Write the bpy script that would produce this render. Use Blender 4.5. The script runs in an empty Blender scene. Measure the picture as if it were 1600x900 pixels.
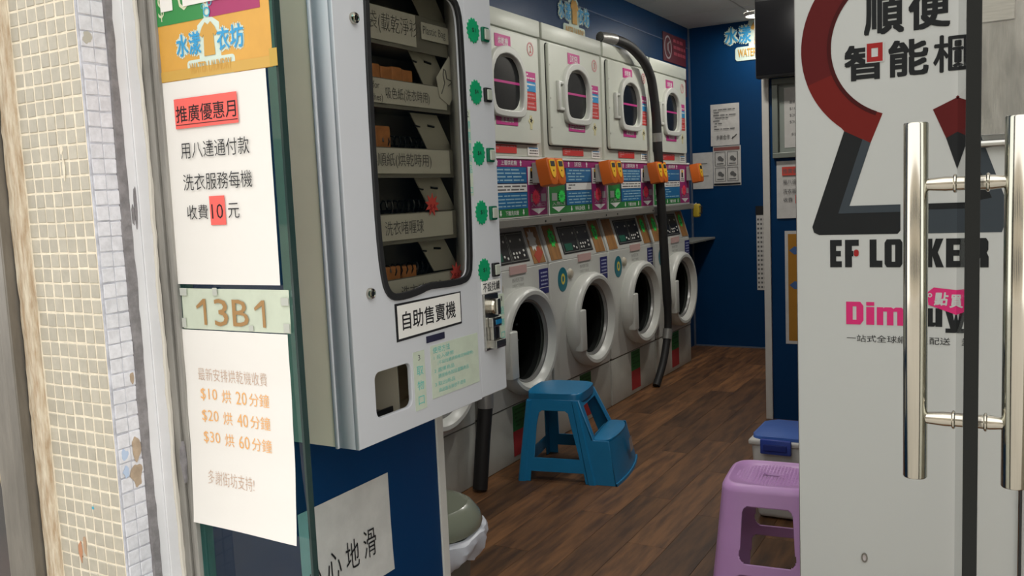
import bpy, bmesh, math, random
from mathutils import Vector, Matrix
random.seed(7)
R = math.radians
PI = math.pi
S = bpy.context.scene
COL = S.collection

# ------------------------------------------------------------------ camera
f_px = 1380.5
cd = bpy.data.cameras.new('camera'); cam = bpy.data.objects.new('camera', cd); COL.objects.link(cam)
cd.sensor_width = 36; cd.lens = 36 * f_px / 1600; cd.clip_start = .02; cd.clip_end = 100
yaw, pit, rol = R(-29.6997), R(-5.8605), R(-2.525)
fw = Vector((math.sin(yaw)*math.cos(pit), math.cos(yaw)*math.cos(pit), math.sin(pit)))
rt = Vector((math.cos(yaw), -math.sin(yaw), 0)); up = rt.cross(fw)
rt2 = rt*math.cos(rol) + up*math.sin(rol); up2 = up*math.cos(rol) - rt*math.sin(rol)
cam.matrix_world = Matrix(((rt2.x, up2.x, -fw.x, 0), (rt2.y, up2.y, -fw.y, 0), (rt2.z, up2.z, -fw.z, 1.3), (0, 0, 0, 1)))
S.camera = cam
cd.dof.use_dof = False

# ------------------------------------------------------------------ sky, exposure
w = bpy.data.worlds.new('sky'); S.world = w; w.use_nodes = True
bg = w.node_tree.nodes['Background']; bg.inputs[0].default_value = (1.0, .985, .97, 1); bg.inputs[1].default_value = 1.75
S.view_settings.view_transform = 'Standard'; S.view_settings.look = 'None'
S.view_settings.exposure = .45; S.view_settings.gamma = 1; S.view_settings.use_curve_mapping = False
CEIL_W = 7.5

# ------------------------------------------------------------------ materials
MC = {}
def mat(name, col=(.8, .8, .8), rough=.5, metal=0, var=0, scale=8, bump=0, bscale=60, alpha=None, coat=0, col2=None, stretch=None, emit=0, rnd=0):
    if name in MC: return MC[name]
    m = bpy.data.materials.new(name); m.use_nodes = True; MC[name] = m
    nt = m.node_tree; b = nt.nodes['Principled BSDF']; L = nt.links
    b.inputs['Base Color'].default_value = (*col, 1); b.inputs['Roughness'].default_value = rough; b.inputs['Metallic'].default_value = metal
    b.inputs['Coat Weight'].default_value = coat
    sp = {'blue_laminate': .22, 'dark_door_glass': .25, 'door_edge_black': .15, 'black_ink': .2, 'white_enamel': .35, 'poster_white_film': .5}.get(name, .15 if name.startswith('poster_') else .5)
    b.inputs['Specular IOR Level'].default_value = sp
    if emit:
        b.inputs['Emission Color'].default_value = (*col, 1); b.inputs['Emission Strength'].default_value = emit
    if var or col2 or bump or rnd:
        tc = nt.nodes.new('ShaderNodeTexCoord'); mp = nt.nodes.new('ShaderNodeMapping'); L.new(tc.outputs['Object'], mp.inputs[0])
        if stretch: mp.inputs['Scale'].default_value = stretch
        if rnd:
            oi = nt.nodes.new('ShaderNodeObjectInfo'); mu = nt.nodes.new('ShaderNodeMath'); mu.operation = 'MULTIPLY'; mu.inputs[1].default_value = 40
            L.new(oi.outputs['Random'], mu.inputs[0]); L.new(mu.outputs[0], mp.inputs['Location'])
    if var or col2 or rnd:
        n = nt.nodes.new('ShaderNodeTexNoise'); n.inputs['Scale'].default_value = scale; n.inputs['Detail'].default_value = 6; n.inputs['Roughness'].default_value = .6
        L.new(mp.outputs[0], n.inputs['Vector'])
        cr = nt.nodes.new('ShaderNodeValToRGB'); L.new(n.outputs['Fac'], cr.inputs[0])
        c2 = col2 or tuple(max(0, c*(1-var)) for c in col); c1 = col if col2 else tuple(min(1, c*(1+var*.5)) for c in col)
        cr.color_ramp.elements[0].position = .36; cr.color_ramp.elements[1].position = .64
        cr.color_ramp.elements[0].color = (*c2, 1); cr.color_ramp.elements[1].color = (*c1, 1)
        out = cr.outputs[0]
        if rnd:
            hs = nt.nodes.new('ShaderNodeHueSaturation'); mr = nt.nodes.new('ShaderNodeMapRange'); mr.inputs['To Min'].default_value = 1-rnd; mr.inputs['To Max'].default_value = 1+rnd
            L.new(oi.outputs['Random'], mr.inputs['Value']); L.new(mr.outputs[0], hs.inputs['Value']); L.new(out, hs.inputs['Color']); out = hs.outputs[0]
        L.new(out, b.inputs['Base Color'])
    if bump:
        n2 = nt.nodes.new('ShaderNodeTexNoise'); n2.inputs['Scale'].default_value = bscale; n2.inputs['Detail'].default_value = 4; L.new(mp.outputs[0], n2.inputs['Vector'])
        bp = nt.nodes.new('ShaderNodeBump'); bp.inputs['Strength'].default_value = bump; bp.inputs['Distance'].default_value = .004
        L.new(n2.outputs['Fac'], bp.inputs['Height']); L.new(bp.outputs[0], b.inputs['Normal'])
    return m
def glass(name, tint, ior=1.45, rough=0.0):
    m = bpy.data.materials.new(name); m.use_nodes = True; nt = m.node_tree; L = nt.links
    nt.nodes.remove(nt.nodes['Principled BSDF']); o = nt.nodes['Material Output']
    t = nt.nodes.new('ShaderNodeBsdfTransparent'); t.inputs[0].default_value = (*tint, 1)
    g = nt.nodes.new('ShaderNodeBsdfGlossy'); g.inputs['Roughness'].default_value = rough
    fr = nt.nodes.new('ShaderNodeFresnel'); fr.inputs['IOR'].default_value = ior
    mx = nt.nodes.new('ShaderNodeMixShader'); ge = nt.nodes.new('ShaderNodeNewGeometry'); iv = nt.nodes.new('ShaderNodeMath'); iv.operation = 'SUBTRACT'; iv.inputs[0].default_value = 1; mu = nt.nodes.new('ShaderNodeMath'); mu.operation = 'MULTIPLY'
    L.new(ge.outputs['Backfacing'], iv.inputs[1]); L.new(fr.outputs[0], mu.inputs[0]); L.new(iv.outputs[0], mu.inputs[1])
    L.new(mu.outputs[0], mx.inputs[0]); L.new(t.outputs[0], mx.inputs[1]); L.new(g.outputs[0], mx.inputs[2]); L.new(mx.outputs[0], o.inputs[0])
    return m
paper = mat('paper', (.80, .78, .74), .8, bump=.15, bscale=30)
paper_dim = mat('worn_paper', (.60, .585, .56), .85, var=.08, scale=20, bump=.3, bscale=25)
ink = mat('black_ink', (.02, .02, .022), .6)
ink_soft = mat('grey_ink', (.12, .12, .12), .7)
orange_ink = mat('orange_ink', (.85, .45, .16), .7)
grey_orange = mat('faded_orange_ink', (.55, .38, .28), .7)
red_hl = mat('red_highlight', (.85, .13, .11), .7)
gold = mat('gold_lettering', (.36, .20, .07), .5)
mint = mat('pale_green_card', (.56, .62, .50), .7, var=.06, scale=30)
tape = mat('masking_tape', (.48, .50, .45), .6)
amber = mat('amber_film', (.68, .36, .06), .45, var=.06, scale=15)
amber_tape = mat('amber_tape', (.52, .33, .05), .4)
pgreen = mat('print_green', (.03, .25, .06), .45)
pmag = mat('print_magenta', (.36, .025, .12), .45)
magenta = mat('sign_magenta', (.50, .03, .22), .45)
dkmag = mat('panel_magenta', (.30, .02, .15), .5)
cgreen = mat('panel_green', (.02, .19, .04), .5)
cblue = mat('panel_blue', (.012, .14, .33), .5)
bright_blue = mat('sticker_blue', (.02, .26, .55), .5)
red = mat('sticker_red', (.55, .035, .03), .5)
pale_red = mat('pale_red_print', (.62, .30, .30), .6)
white = mat('white_print', (.75, .75, .73), .5)
teal = mat('teal_print', (.03, .36, .52), .5)
teal_text = mat('teal_lettering', (.16, .52, .46), .6)
water_blue = mat('logo_blue', (.03, .32, .62), .5)
logo_white = mat('logo_outline', (.62, .74, .66), .5)
logo_gold = mat('logo_gold', (.60, .33, .06), .5)
blue_wall = mat('blue_laminate', (.002, .036, .115), .36, var=.05, scale=3, bump=.03, bscale=90)
white_trim = mat('white_trim_paint', (.62, .60, .56), .5, var=.05, scale=10)
enamel = mat('white_enamel', (.60, .625, .555), .36, var=.03, scale=4)
enamel2 = mat('washer_white_plastic', (.60, .61, .575), .32, var=.03, scale=5)
plinth_m = mat('plinth_white', (.52, .52, .47), .45, var=.07, scale=7)
dark_seam = mat('dark_gap', (.02, .02, .02), .7)
black_pl = mat('black_plastic', (.012, .012, .013), .35)
rubber = mat('black_rubber', (.014, .014, .015), .55, bump=.1, bscale=40)
dark_glass = mat('dark_door_glass', (.010, .011, .013), .16)
vend_white = mat('vending_white_steel', (.61, .62, .65), .38, var=.02, scale=3, bump=.02, bscale=120)
vend_beige = mat('vending_beige_steel', (.80, .71, .53), .45, var=.05, scale=6)
vend_in = mat('vending_interior', (.17, .165, .145), .6, var=.06, scale=5)
vend_lab = mat('shelf_label_card', (.50, .49, .45), .7)
chrome = mat('chrome', (.52, .49, .42), .14, 1)
steel = mat('brushed_steel', (.50, .49, .46), .32, 1, var=.1, scale=30, stretch=(1, 1, 12))
reflect_steel = mat('reflection_streak_steel', (.48, .48, .47), .24, 1, var=.35, scale=9, stretch=(2, 2, .5), bump=.25, bscale=14)  # streaked tone imitates bright reflections in glass
dark_steel = mat('aged_grey_metal', (.20, .185, .16), .45, .6, var=.25, scale=10, stretch=(3, 3, .6), bump=.2, bscale=20)
wood_lam = mat('orange_wood_laminate', (.33, .16, .05), .5, var=.25, scale=12, stretch=(1, 3, .5))
green_sign = mat('fluorescent_green', (.03, .72, .10), .6)
green_burst = mat('green_card', (.0, .30, .12), .6)
pink_burst = mat('fluorescent_pink', (.95, .05, .12), .6)
white_burst = mat('white_card', (.7, .7, .66), .6)
reader_or = mat('reader_orange', (.62, .13, .01), .4)
reader_ye = mat('reader_yellow', (.85, .48, .02), .4)
navy = mat('navy_sticker', (.02, .022, .15), .4)
blue_pl = mat('blue_plastic', (.012, .20, .42), .36, var=.06, scale=9, bump=.08, bscale=160)
purple_pl = mat('purple_plastic', (.66, .36, .72), .38, var=.04, scale=6, bump=.04, bscale=120)
box_white = mat('storage_white_plastic', (.66, .64, .60), .4)
box_blue = mat('storage_blue_plastic', (.06, .15, .50), .4)
latch_blue = mat('latch_blue_plastic', (.04, .08, .42), .35)
olive = mat('olive_plastic', (.23, .25, .19), .22, coat=.3)
olive_dark = mat('bin_body_plastic', (.15, .145, .12), .4)
bag_m = mat('white_plastic_bag', (.62, .64, .70), .35, bump=.6, bscale=25)
tile_m = mat('beige_mosaic_tile', (.43, .40, .325), .45, var=.08, scale=60, rnd=.06)
tile_w = mat('painted_mosaic_tile', (.66, .665, .70), .5, var=.12, scale=90, rnd=.05, bump=.25, bscale=90)
grout = mat('cream_grout', (.78, .71, .57), .9, var=.12, scale=60, bump=.4, bscale=80)
grout_b = mat('blue_grey_grout', (.50, .51, .56), .9, var=.3, scale=40)
sealant = mat('grey_sealant', (.22, .21, .215), .7, var=.25, scale=60, bump=.8, bscale=60)
white_paint = mat('white_gloss_paint', (.72, .725, .74), .4, var=.05, scale=12, bump=.1, bscale=30)
cream_paint = mat('flaking_cream_paint', (.66, .59, .46), .7, bump=.7, bscale=40, col2=(.42, .31, .20), scale=45, stretch=(3, 3, .5))
frame_m = mat('grey_brown_frame', (.27, .26, .235), .5, var=.25, scale=16, stretch=(3, 3, .4), bump=.35, bscale=30)
edge_m = mat('dark_green_glass_edge', (.010, .030, .028), .12)
locker_w = mat('poster_white_film', (.50, .505, .49), .42)
l_black = mat('poster_black', (.016, .017, .018), .62)
l_slate = mat('poster_slate', (.045, .055, .065), .62)
l_red1 = mat('poster_dark_red', (.10, .010, .010), .62)
l_red2 = mat('poster_red', (.15, .013, .010), .62)
l_red3 = mat('poster_shadow_red', (.055, .006, .006), .62)
l_pink = mat('poster_pink', (.62, .03, .16), .62)
ceil_m = mat('ceiling_panel', (.42, .42, .41), .8, bump=.1, bscale=60)
grid_m = mat('ceiling_grid', (.26, .26, .25), .6)
lamp_m = mat('lamp_diffuser', (1, .97, .9), .4, emit=1)
pane_glass = glass('tinted_pane', (.52, .78, .78), 1.5)
clear_glass = glass('clear_glass', (.90, .93, .92), 1.45)
window_glass = glass('vending_glass', (.80, .79, .75), 1.4, .02)
door_glass = glass('washer_glass', (.45, .47, .46), 1.3)
brown_pack = mat('brown_packet', (.42, .17, .06), .6, var=.2, scale=40)
wood = mat('laminate_wood', (.195, .088, .032), .5, rnd=.36, scale=4, stretch=(7, .8, 7), col2=(.070, .031, .013), bump=.08, bscale=60)
joint_m = mat('floor_joint', (.06, .035, .02), .8)
street_m = mat('street_concrete', (.50, .48, .44), .9, var=.1, scale=3)

# ------------------------------------------------------------------ frames and mesh builder
class Fr:
    def __init__(s, o, u, v, w): s.o, s.u, s.v, s.w = Vector(o), Vector(u), Vector(v), Vector(w)
    def __call__(s, p): return s.o + s.u*p[0] + s.v*p[1] + s.w*p[2]
XYZ = Fr((0,0,0), (1,0,0), (0,1,0), (0,0,1))
def FF(y): return Fr((0, y, 0), (1,0,0), (0,0,1), (0,-1,0))     # faces the street
def FL(x): return Fr((x, 0, 0), (0,1,0), (0,0,1), (1,0,0))      # faces the aisle (+x)

def tag(o, label=None, cat=None, group=None, kind=None):
    if label: o['label'] = label
    if cat: o['category'] = cat
    if group: o['group'] = group
    if kind: o['kind'] = kind
    return o
def link(name, me, m=None, parent=None):
    o = bpy.data.objects.new(name, me); COL.objects.link(o)
    if m and me: me.materials.clear(); me.materials.append(m)
    if parent: o.parent = parent; o.matrix_parent_inverse = parent.matrix_world.inverted() if False else Matrix.Translation(-Vector(parent['org'])) if 'org' in parent else Matrix()
    return o
def thing(name, label, cat, loc, group=None):
    o = bpy.data.objects.new(name, None); COL.objects.link(o); o.location = loc; o['org'] = tuple(loc); o.empty_display_size = .05
    return tag(o, label, cat, group)

class MB:
    def __init__(s, fr=XYZ): s.bm = bmesh.new(); s.fr = fr
    def v(s, p): return s.bm.verts.new(s.fr(p))
    def face(s, pts):
        try: return s.bm.faces.new([s.v(p) for p in pts])
        except ValueError: pass
    def box(s, a, b, bev=0, seg=2):
        x0, y0, z0 = a; x1, y1, z1 = b
        vs = [s.v(p) for p in ((x0,y0,z0),(x1,y0,z0),(x1,y1,z0),(x0,y1,z0),(x0,y0,z1),(x1,y0,z1),(x1,y1,z1),(x0,y1,z1))]
        fs = [s.bm.faces.new([vs[i] for i in q]) for q in ((3,2,1,0),(4,5,6,7),(0,1,5,4),(1,2,6,5),(2,3,7,6),(3,0,4,7))]
        if bev:
            es = list({e for f in fs for e in f.edges})
            bmesh.ops.bevel(s.bm, geom=es, offset=bev, segments=seg, affect='EDGES', profile=.5)
        return s
    def prism(s, pts, w0, w1, bev=0):
        n = len(pts); a = [s.v((p[0], p[1], w0)) for p in pts]; b = [s.v((p[0], p[1], w1)) for p in pts]
        fs = [s.bm.faces.new(a[::-1]), s.bm.faces.new(b)]
        for i in range(n): fs.append(s.bm.faces.new([a[i], a[(i+1) % n], b[(i+1) % n], b[i]]))
        if bev: bmesh.ops.bevel(s.bm, geom=list(fs[1].edges), offset=bev, segments=2, affect='EDGES', profile=.5)
        return s
    def lathe(s, prof, c, n=40, sx=1, sy=1, close=False):
        rings = []
        for r, h in prof:
            rings.append([s.v((c[0]+r*sx*math.cos(2*PI*i/n), c[1]+r*sy*math.sin(2*PI*i/n), c[2]+h)) for i in range(n)])
        for a, b in zip(rings, rings[1:]):
            for i in range(n): s.bm.faces.new([a[i], a[(i+1) % n], b[(i+1) % n], b[i]])
        if close:
            s.bm.faces.new(rings[0][::-1]); s.bm.faces.new(rings[-1])
        return s
    def tube(s, pts, r, n=12, cap=True, radii=None):
        P = [s.fr(p) for p in pts]; rings = []
        prev = None
        for i, p in enumerate(P):
            t = (P[min(i+1, len(P)-1)] - P[max(i-1, 0)]).normalized()
            if prev is None:
                a = t.orthogonal().normalized()
            else:
                a = (prev - t*prev.dot(t)).normalized()
            prev = a; b = t.cross(a); rr = radii[i] if radii else r
            rings.append([s.bm.verts.new(p + (a*math.cos(2*PI*k/n) + b*math.sin(2*PI*k/n))*rr) for k in range(n)])
        for a, b in zip(rings, rings[1:]):
            for i in range(n): s.bm.faces.new([a[i], a[(i+1) % n], b[(i+1) % n], b[i]])
        if cap: s.bm.faces.new(rings[0][::-1]); s.bm.faces.new(rings[-1])
        return s
    def mesh(s, name='mesh', smooth=False):
        bmesh.ops.recalc_face_normals(s.bm, faces=s.bm.faces)
        me = bpy.data.meshes.new(name); s.bm.to_mesh(me); s.bm.free()
        if smooth:
            for p in me.polygons: p.use_smooth = True
            try: me.set_sharp_from_angle(angle=R(35))
            except Exception: pass
        return me
    def put(s, name, m, parent=None, smooth=False): return link(name, s.mesh(name, smooth), m, parent)

def rrect(u0, v0, u1, v1, r, n=5):
    out = []
    for cx, cy, a in ((u1-r, v1-r, 0), (u0+r, v1-r, 90), (u0+r, v0+r, 180), (u1-r, v0+r, 270)):
        for i in range(n+1):
            t = R(a + 90*i/n); out.append((cx + r*math.cos(t), cy + r*math.sin(t)))
    return out
def circ(u, v, r, n=24, rv=None, a0=0, a1=360):
    return [(u + r*math.cos(R(a0+(a1-a0)*i/n)), v + (rv or r)*math.sin(R(a0+(a1-a0)*i/n))) for i in range(n)]
def star(u, v, r, n=16, k=.78, rv=None):
    out = []
    for i in range(2*n):
        q = r if i % 2 == 0 else r*k; t = PI*i/n + .1
        out.append((u + q*math.cos(t), v + q*math.sin(t)*((rv or r)/r)))
    return out
def smooth_poly(pts, it=2):
    for _ in range(it):
        q = []
        for i in range(len(pts)):
            a, b = pts[i], pts[(i+1) % len(pts)]
            q += [(a[0]*.75+b[0]*.25, a[1]*.75+b[1]*.25), (a[0]*.25+b[0]*.75, a[1]*.25+b[1]*.75)]
        pts = q
    return pts
def curve_mesh(cu):
    o = bpy.data.objects.new('tmp', cu); COL.objects.link(o); bpy.context.view_layer.update()
    dg = bpy.context.evaluated_depsgraph_get(); me = bpy.data.meshes.new_from_object(o.evaluated_get(dg)); bpy.data.objects.remove(o); bpy.data.curves.remove(cu)
    return me
def plate(fr, outer, holes, w0, w1, name, m, parent=None, bev=0, fn=None):
    """sheet with holes, extruded between w0 and w1"""
    cu = bpy.data.curves.new('p', 'CURVE'); cu.dimensions = '2D'; cu.fill_mode = 'BOTH'
    t = (w1-w0)/2; cu.extrude = t - bev; cu.bevel_depth = bev; cu.bevel_resolution = 1
    if bev: cu.offset = -bev
    for loop in [outer]+holes:
        sp = cu.splines.new('POLY'); sp.points.add(len(loop)-1); sp.use_cyclic_u = True
        for i, p in enumerate(loop): sp.points[i].co = (p[0], p[1], 0, 1)
    me = curve_mesh(cu)
    for v in me.vertices:
        p = (v.co.x, v.co.y, v.co.z + w0 + t)
        v.co = fr(fn(p) if fn else p)
    bm = bmesh.new(); bm.from_mesh(me); bmesh.ops.remove_doubles(bm, verts=bm.verts, dist=1e-5); bmesh.ops.recalc_face_normals(bm, faces=bm.faces); bm.to_mesh(me); bm.free()
    return link(name, me, m, parent)
TC = {}
def text_raw(s, off):
    if (s, off) in TC: return TC[(s, off)]
    cu = bpy.data.curves.new('t', 'FONT'); cu.body = s; cu.size = 1; cu.resolution_u = 2; cu.offset = off; cu.extrude = 0
    me = curve_mesh(cu)
    vs = [v.co.copy() for v in me.vertices]; fs = [tuple(p.vertices) for p in me.polygons]; bpy.data.meshes.remove(me)
    TC[(s, off)] = (vs, fs); return vs, fs
def lettering(fr, items, w, m, parent, name='lettering', off=0, shear=0, fn=None, sq=False):
    """items: (string, u0, v0, u1, v1 [, rise]) - glyphs fitted to the box; rise slants the line"""
    V, Fs = [], []
    bold = off if off > .005 else 0
    if bold: off = 0
    for it in items:
        s, u0, v0, u1, v1 = it[:5]; rise = it[5] if len(it) > 5 else 0
        vs, fs = text_raw(s, off)
        if not vs: continue
        a0 = min(v.x for v in vs); a1 = max(v.x for v in vs); b0 = min(v.y for v in vs); b1 = max(v.y for v in vs)
        rb = bold*(v1-v0)
        for n_ in range(9 if bold > .02 else (5 if bold else 1)):
            m_ = 8 if bold > .02 else 4
            du, dv = (0, 0) if n_ >= m_ or not bold else ((rb*max(-1, min(1, 1.414*math.cos(2*PI*n_/m_))), rb*max(-1, min(1, 1.414*math.sin(2*PI*n_/m_)))) if sq else (rb*math.cos(2*PI*n_/m_), rb*math.sin(2*PI*n_/m_)))
            k = len(V)
            for v in vs:
                p = (v.x-a0)/(a1-a0+1e-9); q = (v.y-b0)/(b1-b0+1e-9)
                c = (u0+rb+(u1-u0-2*rb)*p + shear*q*(v1-v0) + du, v0+rb+(v1-v0-2*rb)*q + rise*p + dv, w + n_*2e-6)
                V.append(fr(fn(c) if fn else c))
            Fs += [tuple(i+k for i in f) for f in fs]
    me = bpy.data.meshes.new(name); me.from_pydata(V, [], Fs); me.update()
    return link(name, me, m, parent)
def bars(fr, rows, w, m, parent, name='printed_lines', t=.0003):
    b = MB(fr)
    for u0, v0, u1, v1 in rows: b.box((u0, v0, w-t), (u1, v1, w))
    return b.put(name, m, parent)
def fake_lines(fr, u0, v0, u1, v1, n, w, m, parent, h=.45, seed=1, name='printed_lines'):
    rnd = random.Random(seed); rows = []; dv = (v1-v0)/n
    for i in range(n):
        v = v0 + dv*(i+.3); u = u0 + rnd.random()*.1*(u1-u0)
        while u < u1 - .05*(u1-u0):
            e = min(u1, u + (u1-u0)*rnd.uniform(.08, .3)); rows.append((u, v, e, v+dv*h)); u = e + (u1-u0)*rnd.uniform(.02, .06)
            if rnd.random() < .12: break
    return bars(fr, rows, w, m, parent, name)

def sheet_mesh(fr, u0, v0, u1, v1, w, curl=0, nx=10, ny=14, t=.0006, skew=(0, 0, 0, 0), seed=0):
    """thin paper with slight waves and lifted corners. Returns MB and its warp function."""
    rnd = random.Random(seed); ph = rnd.random()*6
    def fn(p):
        a = (p[0]-u0)/(u1-u0); b = (p[1]-v0)/(v1-v0)
        k = curl*((1-b)**3*.8 + .18*(math.sin(a*5+ph)*.5+.5)*(1-b)+ .06*math.sin(b*9+ph)**2)
        du = skew[0]*(1-b)*(1-a) + skew[1]*(1-b)*a; dv = skew[2]*a*(1-b) + skew[3]*a*b
        return (p[0]+du, p[1]+dv, p[2] + k)
    bm = MB(fr); g = {}
    for s_ in (0, 1):
        for i in range(nx+1):
            for j in range(ny+1):
                g[s_, i, j] = bm.v(fn((u0+(u1-u0)*i/nx, v0+(v1-v0)*j/ny, w - t*(1-s_))))
    for i in range(nx):
        for j in range(ny):
            bm.bm.faces.new([g[1,i,j], g[1,i+1,j], g[1,i+1,j+1], g[1,i,j+1]]); bm.bm.faces.new([g[0,i,j], g[0,i,j+1], g[0,i+1,j+1], g[0,i+1,j]])
    for i in range(nx):
        bm.bm.faces.new([g[0,i,0], g[0,i+1,0], g[1,i+1,0], g[1,i,0]]); bm.bm.faces.new([g[0,i,ny], g[1,i,ny], g[1,i+1,ny], g[0,i+1,ny]])
    for j in range(ny):
        bm.bm.faces.new([g[0,0,j], g[1,0,j], g[1,0,j+1], g[0,0,j+1]]); bm.bm.faces.new([g[0,nx,j], g[0,nx,j+1], g[1,nx,j+1], g[1,nx,j]])
    return bm, fn
def sheet(fr, u0, v0, u1, v1, w, label, m=paper, cat='notice', curl=0, name='paper_notice', group=None, **k):
    t = thing(name, label, cat, fr(((u0+u1)/2, v0, w)), group)
    bm, fn = sheet_mesh(fr, u0, v0, u1, v1, w, curl, **k); bm.put('sheet', m, t, True)
    return t, fn

def logo(fr, u0, v0, W, w, parent, depth=.003):
    """laundry logo: four characters in blue with pale outline, a golden shirt with bubbles between, gold lettering below"""
    s = W
    def X(a): return u0 + a*s
    def Y(b): return v0 + b*s
    G4 = [('水', -.01, .19, .20, .46), ('漾', .19, .19, .40, .47), ('衣', .61, .19, .81, .46), ('坊', .80, .19, 1.01, .47)]
    d0 = w + depth*.5
    lettering(fr, [(g_, X(a), Y(b), X(c), Y(d)) for g_, a, b, c, d in G4], d0, logo_white, parent, 'outline', off=.13)
    lettering(fr, [(g_, X(a+.015), Y(b+.02), X(c-.015), Y(d-.02)) for g_, a, b, c, d in G4], d0+.0001, logo_white, parent, 'outline', off=.06)
    B = MB(fr)
    B.prism(rrect(X(.15), Y(-.03), X(.85), Y(.16), .04*s), w, d0)
    B.prism([(X(.34), Y(.12)), (X(.66), Y(.12)), (X(.66), Y(.50)), (X(.55), Y(.57)), (X(.45), Y(.57)), (X(.34), Y(.50))], w, d0*.5+w*.5+.00005)
    for kk, (a, b, r) in enumerate(((.50, .62, .085), (.55, .72, .06), (.44, .68, .05))): B.prism(circ(X(a), Y(b), r*s, 16), w, d0-.00004*(kk+1))
    B.put('outline_board', logo_white, parent)
    lettering(fr, [('水', X(.01), Y(.21), X(.19), Y(.44)), ('漾', X(.20), Y(.21), X(.38), Y(.45)), ('衣', X(.62), Y(.21), X(.80), Y(.44)), ('坊', X(.81), Y(.21), X(1.0), Y(.45))], w+depth+.0008, water_blue, parent, off=.02)
    lettering(fr, [('WATER LAUNDRY', X(.19), Y(.02), X(.81), Y(.13))], w+depth+.0008, logo_gold, parent, off=.02)
    sh = [(.41,.47),(.46,.52),(.50,.49),(.54,.52),(.59,.47),(.63,.40),(.59,.37),(.57,.40),(.58,.18),(.42,.18),(.43,.40),(.41,.37),(.37,.40)]
    MB(fr).prism([(X(a), Y(b)) for a, b in sh], w+depth, w+depth+.0005).put('shirt_emblem', logo_gold, parent)
    B = MB(fr)
    for (a, b, r) in ((.50, .62, .05), (.55, .71, .035), (.45, .68, .025)):
        n = 20
        for i in range(n):
            t0, t1 = 2*PI*i/n, 2*PI*(i+1)/n
            B.face([(X(a)+r*s*math.cos(t)*q, Y(b)+r*s*math.sin(t)*q, w+depth+.0008) for t, q in ((t0, 1), (t1, 1), (t1, .7), (t0, .7))])
    B.put('bubble_emblem', teal, parent)

# ================================================================== SETTING
def struct(name, mb, m, parent=None):
    o = mb.put(name, m, parent); 
    if not parent: o['kind'] = 'structure'
    return o
ground = struct('floor_street', MB().box((-9, -9, -.2), (9, .9, -.12)), street_m)
opp = struct('building_opposite', MB().box((-14, -11, -.2), (14, -10, 7)), mat('pale_render', (.48, .44, .37), .85, var=.15, scale=.8))
for i in range(9):
    for j in range(2):
        MB().box((-12.6+2.9*i, -10.02, 1.0+2.9*j), (-11.0+2.9*i, -9.97, 2.5+2.9*j)).put('facing_window', mat('far_window_glass', (.05, .06, .07), .15), opp)
floor = struct('floor', MB().box((-2.9, .9, -.12), (1.2, 7.1, -.012)), joint_m)
me_pl = MB().box((0, 0, -.0115), (.1492, .9192, 0), .0005, 1).mesh('plank')
me_pl.materials.append(wood)
x = -2.44; c = 0
while x < 1.15:
    y = .9 + .0 - (0, .46, .2, .7, .33)[c % 5]
    while y < 7.1:
        if y >= .9 and y + .92 <= 7.1: me = me_pl; ya = y
        else:
            ya, yb = max(y, .9), min(y+.9192, 7.1)
            if yb - ya < .02: y += .92; continue
            me = MB().box((0, 0, -.0115), (.1492, yb-ya, 0), .0005, 1).mesh('plank'); me.materials.append(wood)
        o = bpy.data.objects.new('plank', me); COL.objects.link(o); o.location = (x, ya, 0); o.parent = floor
        y += .92
    x += .15; c += 1
ceiling = struct('ceiling', MB().box((-2.9, 1.8, 2.6), (1.2, 7.1, 2.75)).box((-2.9, .9, 2.6), (-1.17, 1.8, 2.75)), grid_m)
pm = MB().box((.006, .006, -.012), (.594, .594, 0), .003, 1).mesh('ceiling_panel'); pm.materials.append(ceil_m)
holes = []
for i in range(6):
    for j in range(9):
        o = bpy.data.objects.new('ceiling_panel', pm); COL.objects.link(o)
        o.location = (-2.31 + .585*i, 1.8 + .588*j, 2.599); o.scale = (.975, .98, 1); o.parent = ceiling
b = MB(); b.box((-2.9, 6.46, 0), (-2.31, 7.1, 2.6)); b.box((-2.9, 2.5, 2.19), (-2.31, 6.46, 2.6)); b.box((-2.95, .95, 0), (-2.88, 7.1, 2.6))
wl = struct('wall_left', b, blue_wall)
MB().box((-2.31, 2.5, 2.428), (-2.306, 7.09, 2.434)).put('joint_strip', mat('thin_grey_joint', (.10, .13, .2), .5), wl)
struct('wall_back', MB().box((-2.9, 7.1, -.12), (-1.1, 7.18, 2.6)), blue_wall)
struct('trim_1', MB().box((-2.31, 7.085, 0), (-2.297, 7.1, 2.59)), mat('corner_trim', (.10, .12, .17), .5))
struct('baseboard_back', MB().box((-2.295, 7.088, 0), (-1.196, 7.1, .010)), MC['corner_trim'])
wr = struct('wall_right', MB().box((-1.17, 4.93, 0), (1.3, 7.15, 2.6)).box((1.2, 1.8, 0), (1.3, 4.93, 2.6)), blue_wall)
struct('trim_2', MB().box((-1.195, 4.912, 0), (-1.158, 4.96, 2.595), .002).box((-1.195, 4.9601, 0), (-1.172, 7.08, 2.595)), white_trim)
struct('wall_partition', MB().box((-1.21, .94, 0), (-1.17, 1.66, 2.6)), blue_wall)
struct('trim_3', MB().box((-1.212, 1.66, 0), (-1.166, 1.688, 2.595), .002), white_trim)
struct('wall_inner', MB().box((-2.9, .92, 0), (-1.21, .95, 2.6)), blue_wall)
struct('wall_above', MB().box((-1.5, .80, 2.3), (-.85, .95, 2.75)).box((-.38, 1.795, 2.3), (1.2, 1.83, 2.6)), white_trim)
struct('wall_light_blocker', MB().box((1.0, .8, -.12), (1.35, 1.8, 2.6)), tile_m)  # unseen pillar added to block sky light from the right
struct('wall_upper', MB().box((-3.5, 1.8, 2.751), (3.5, 2.1, 9)), tile_m)

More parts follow.
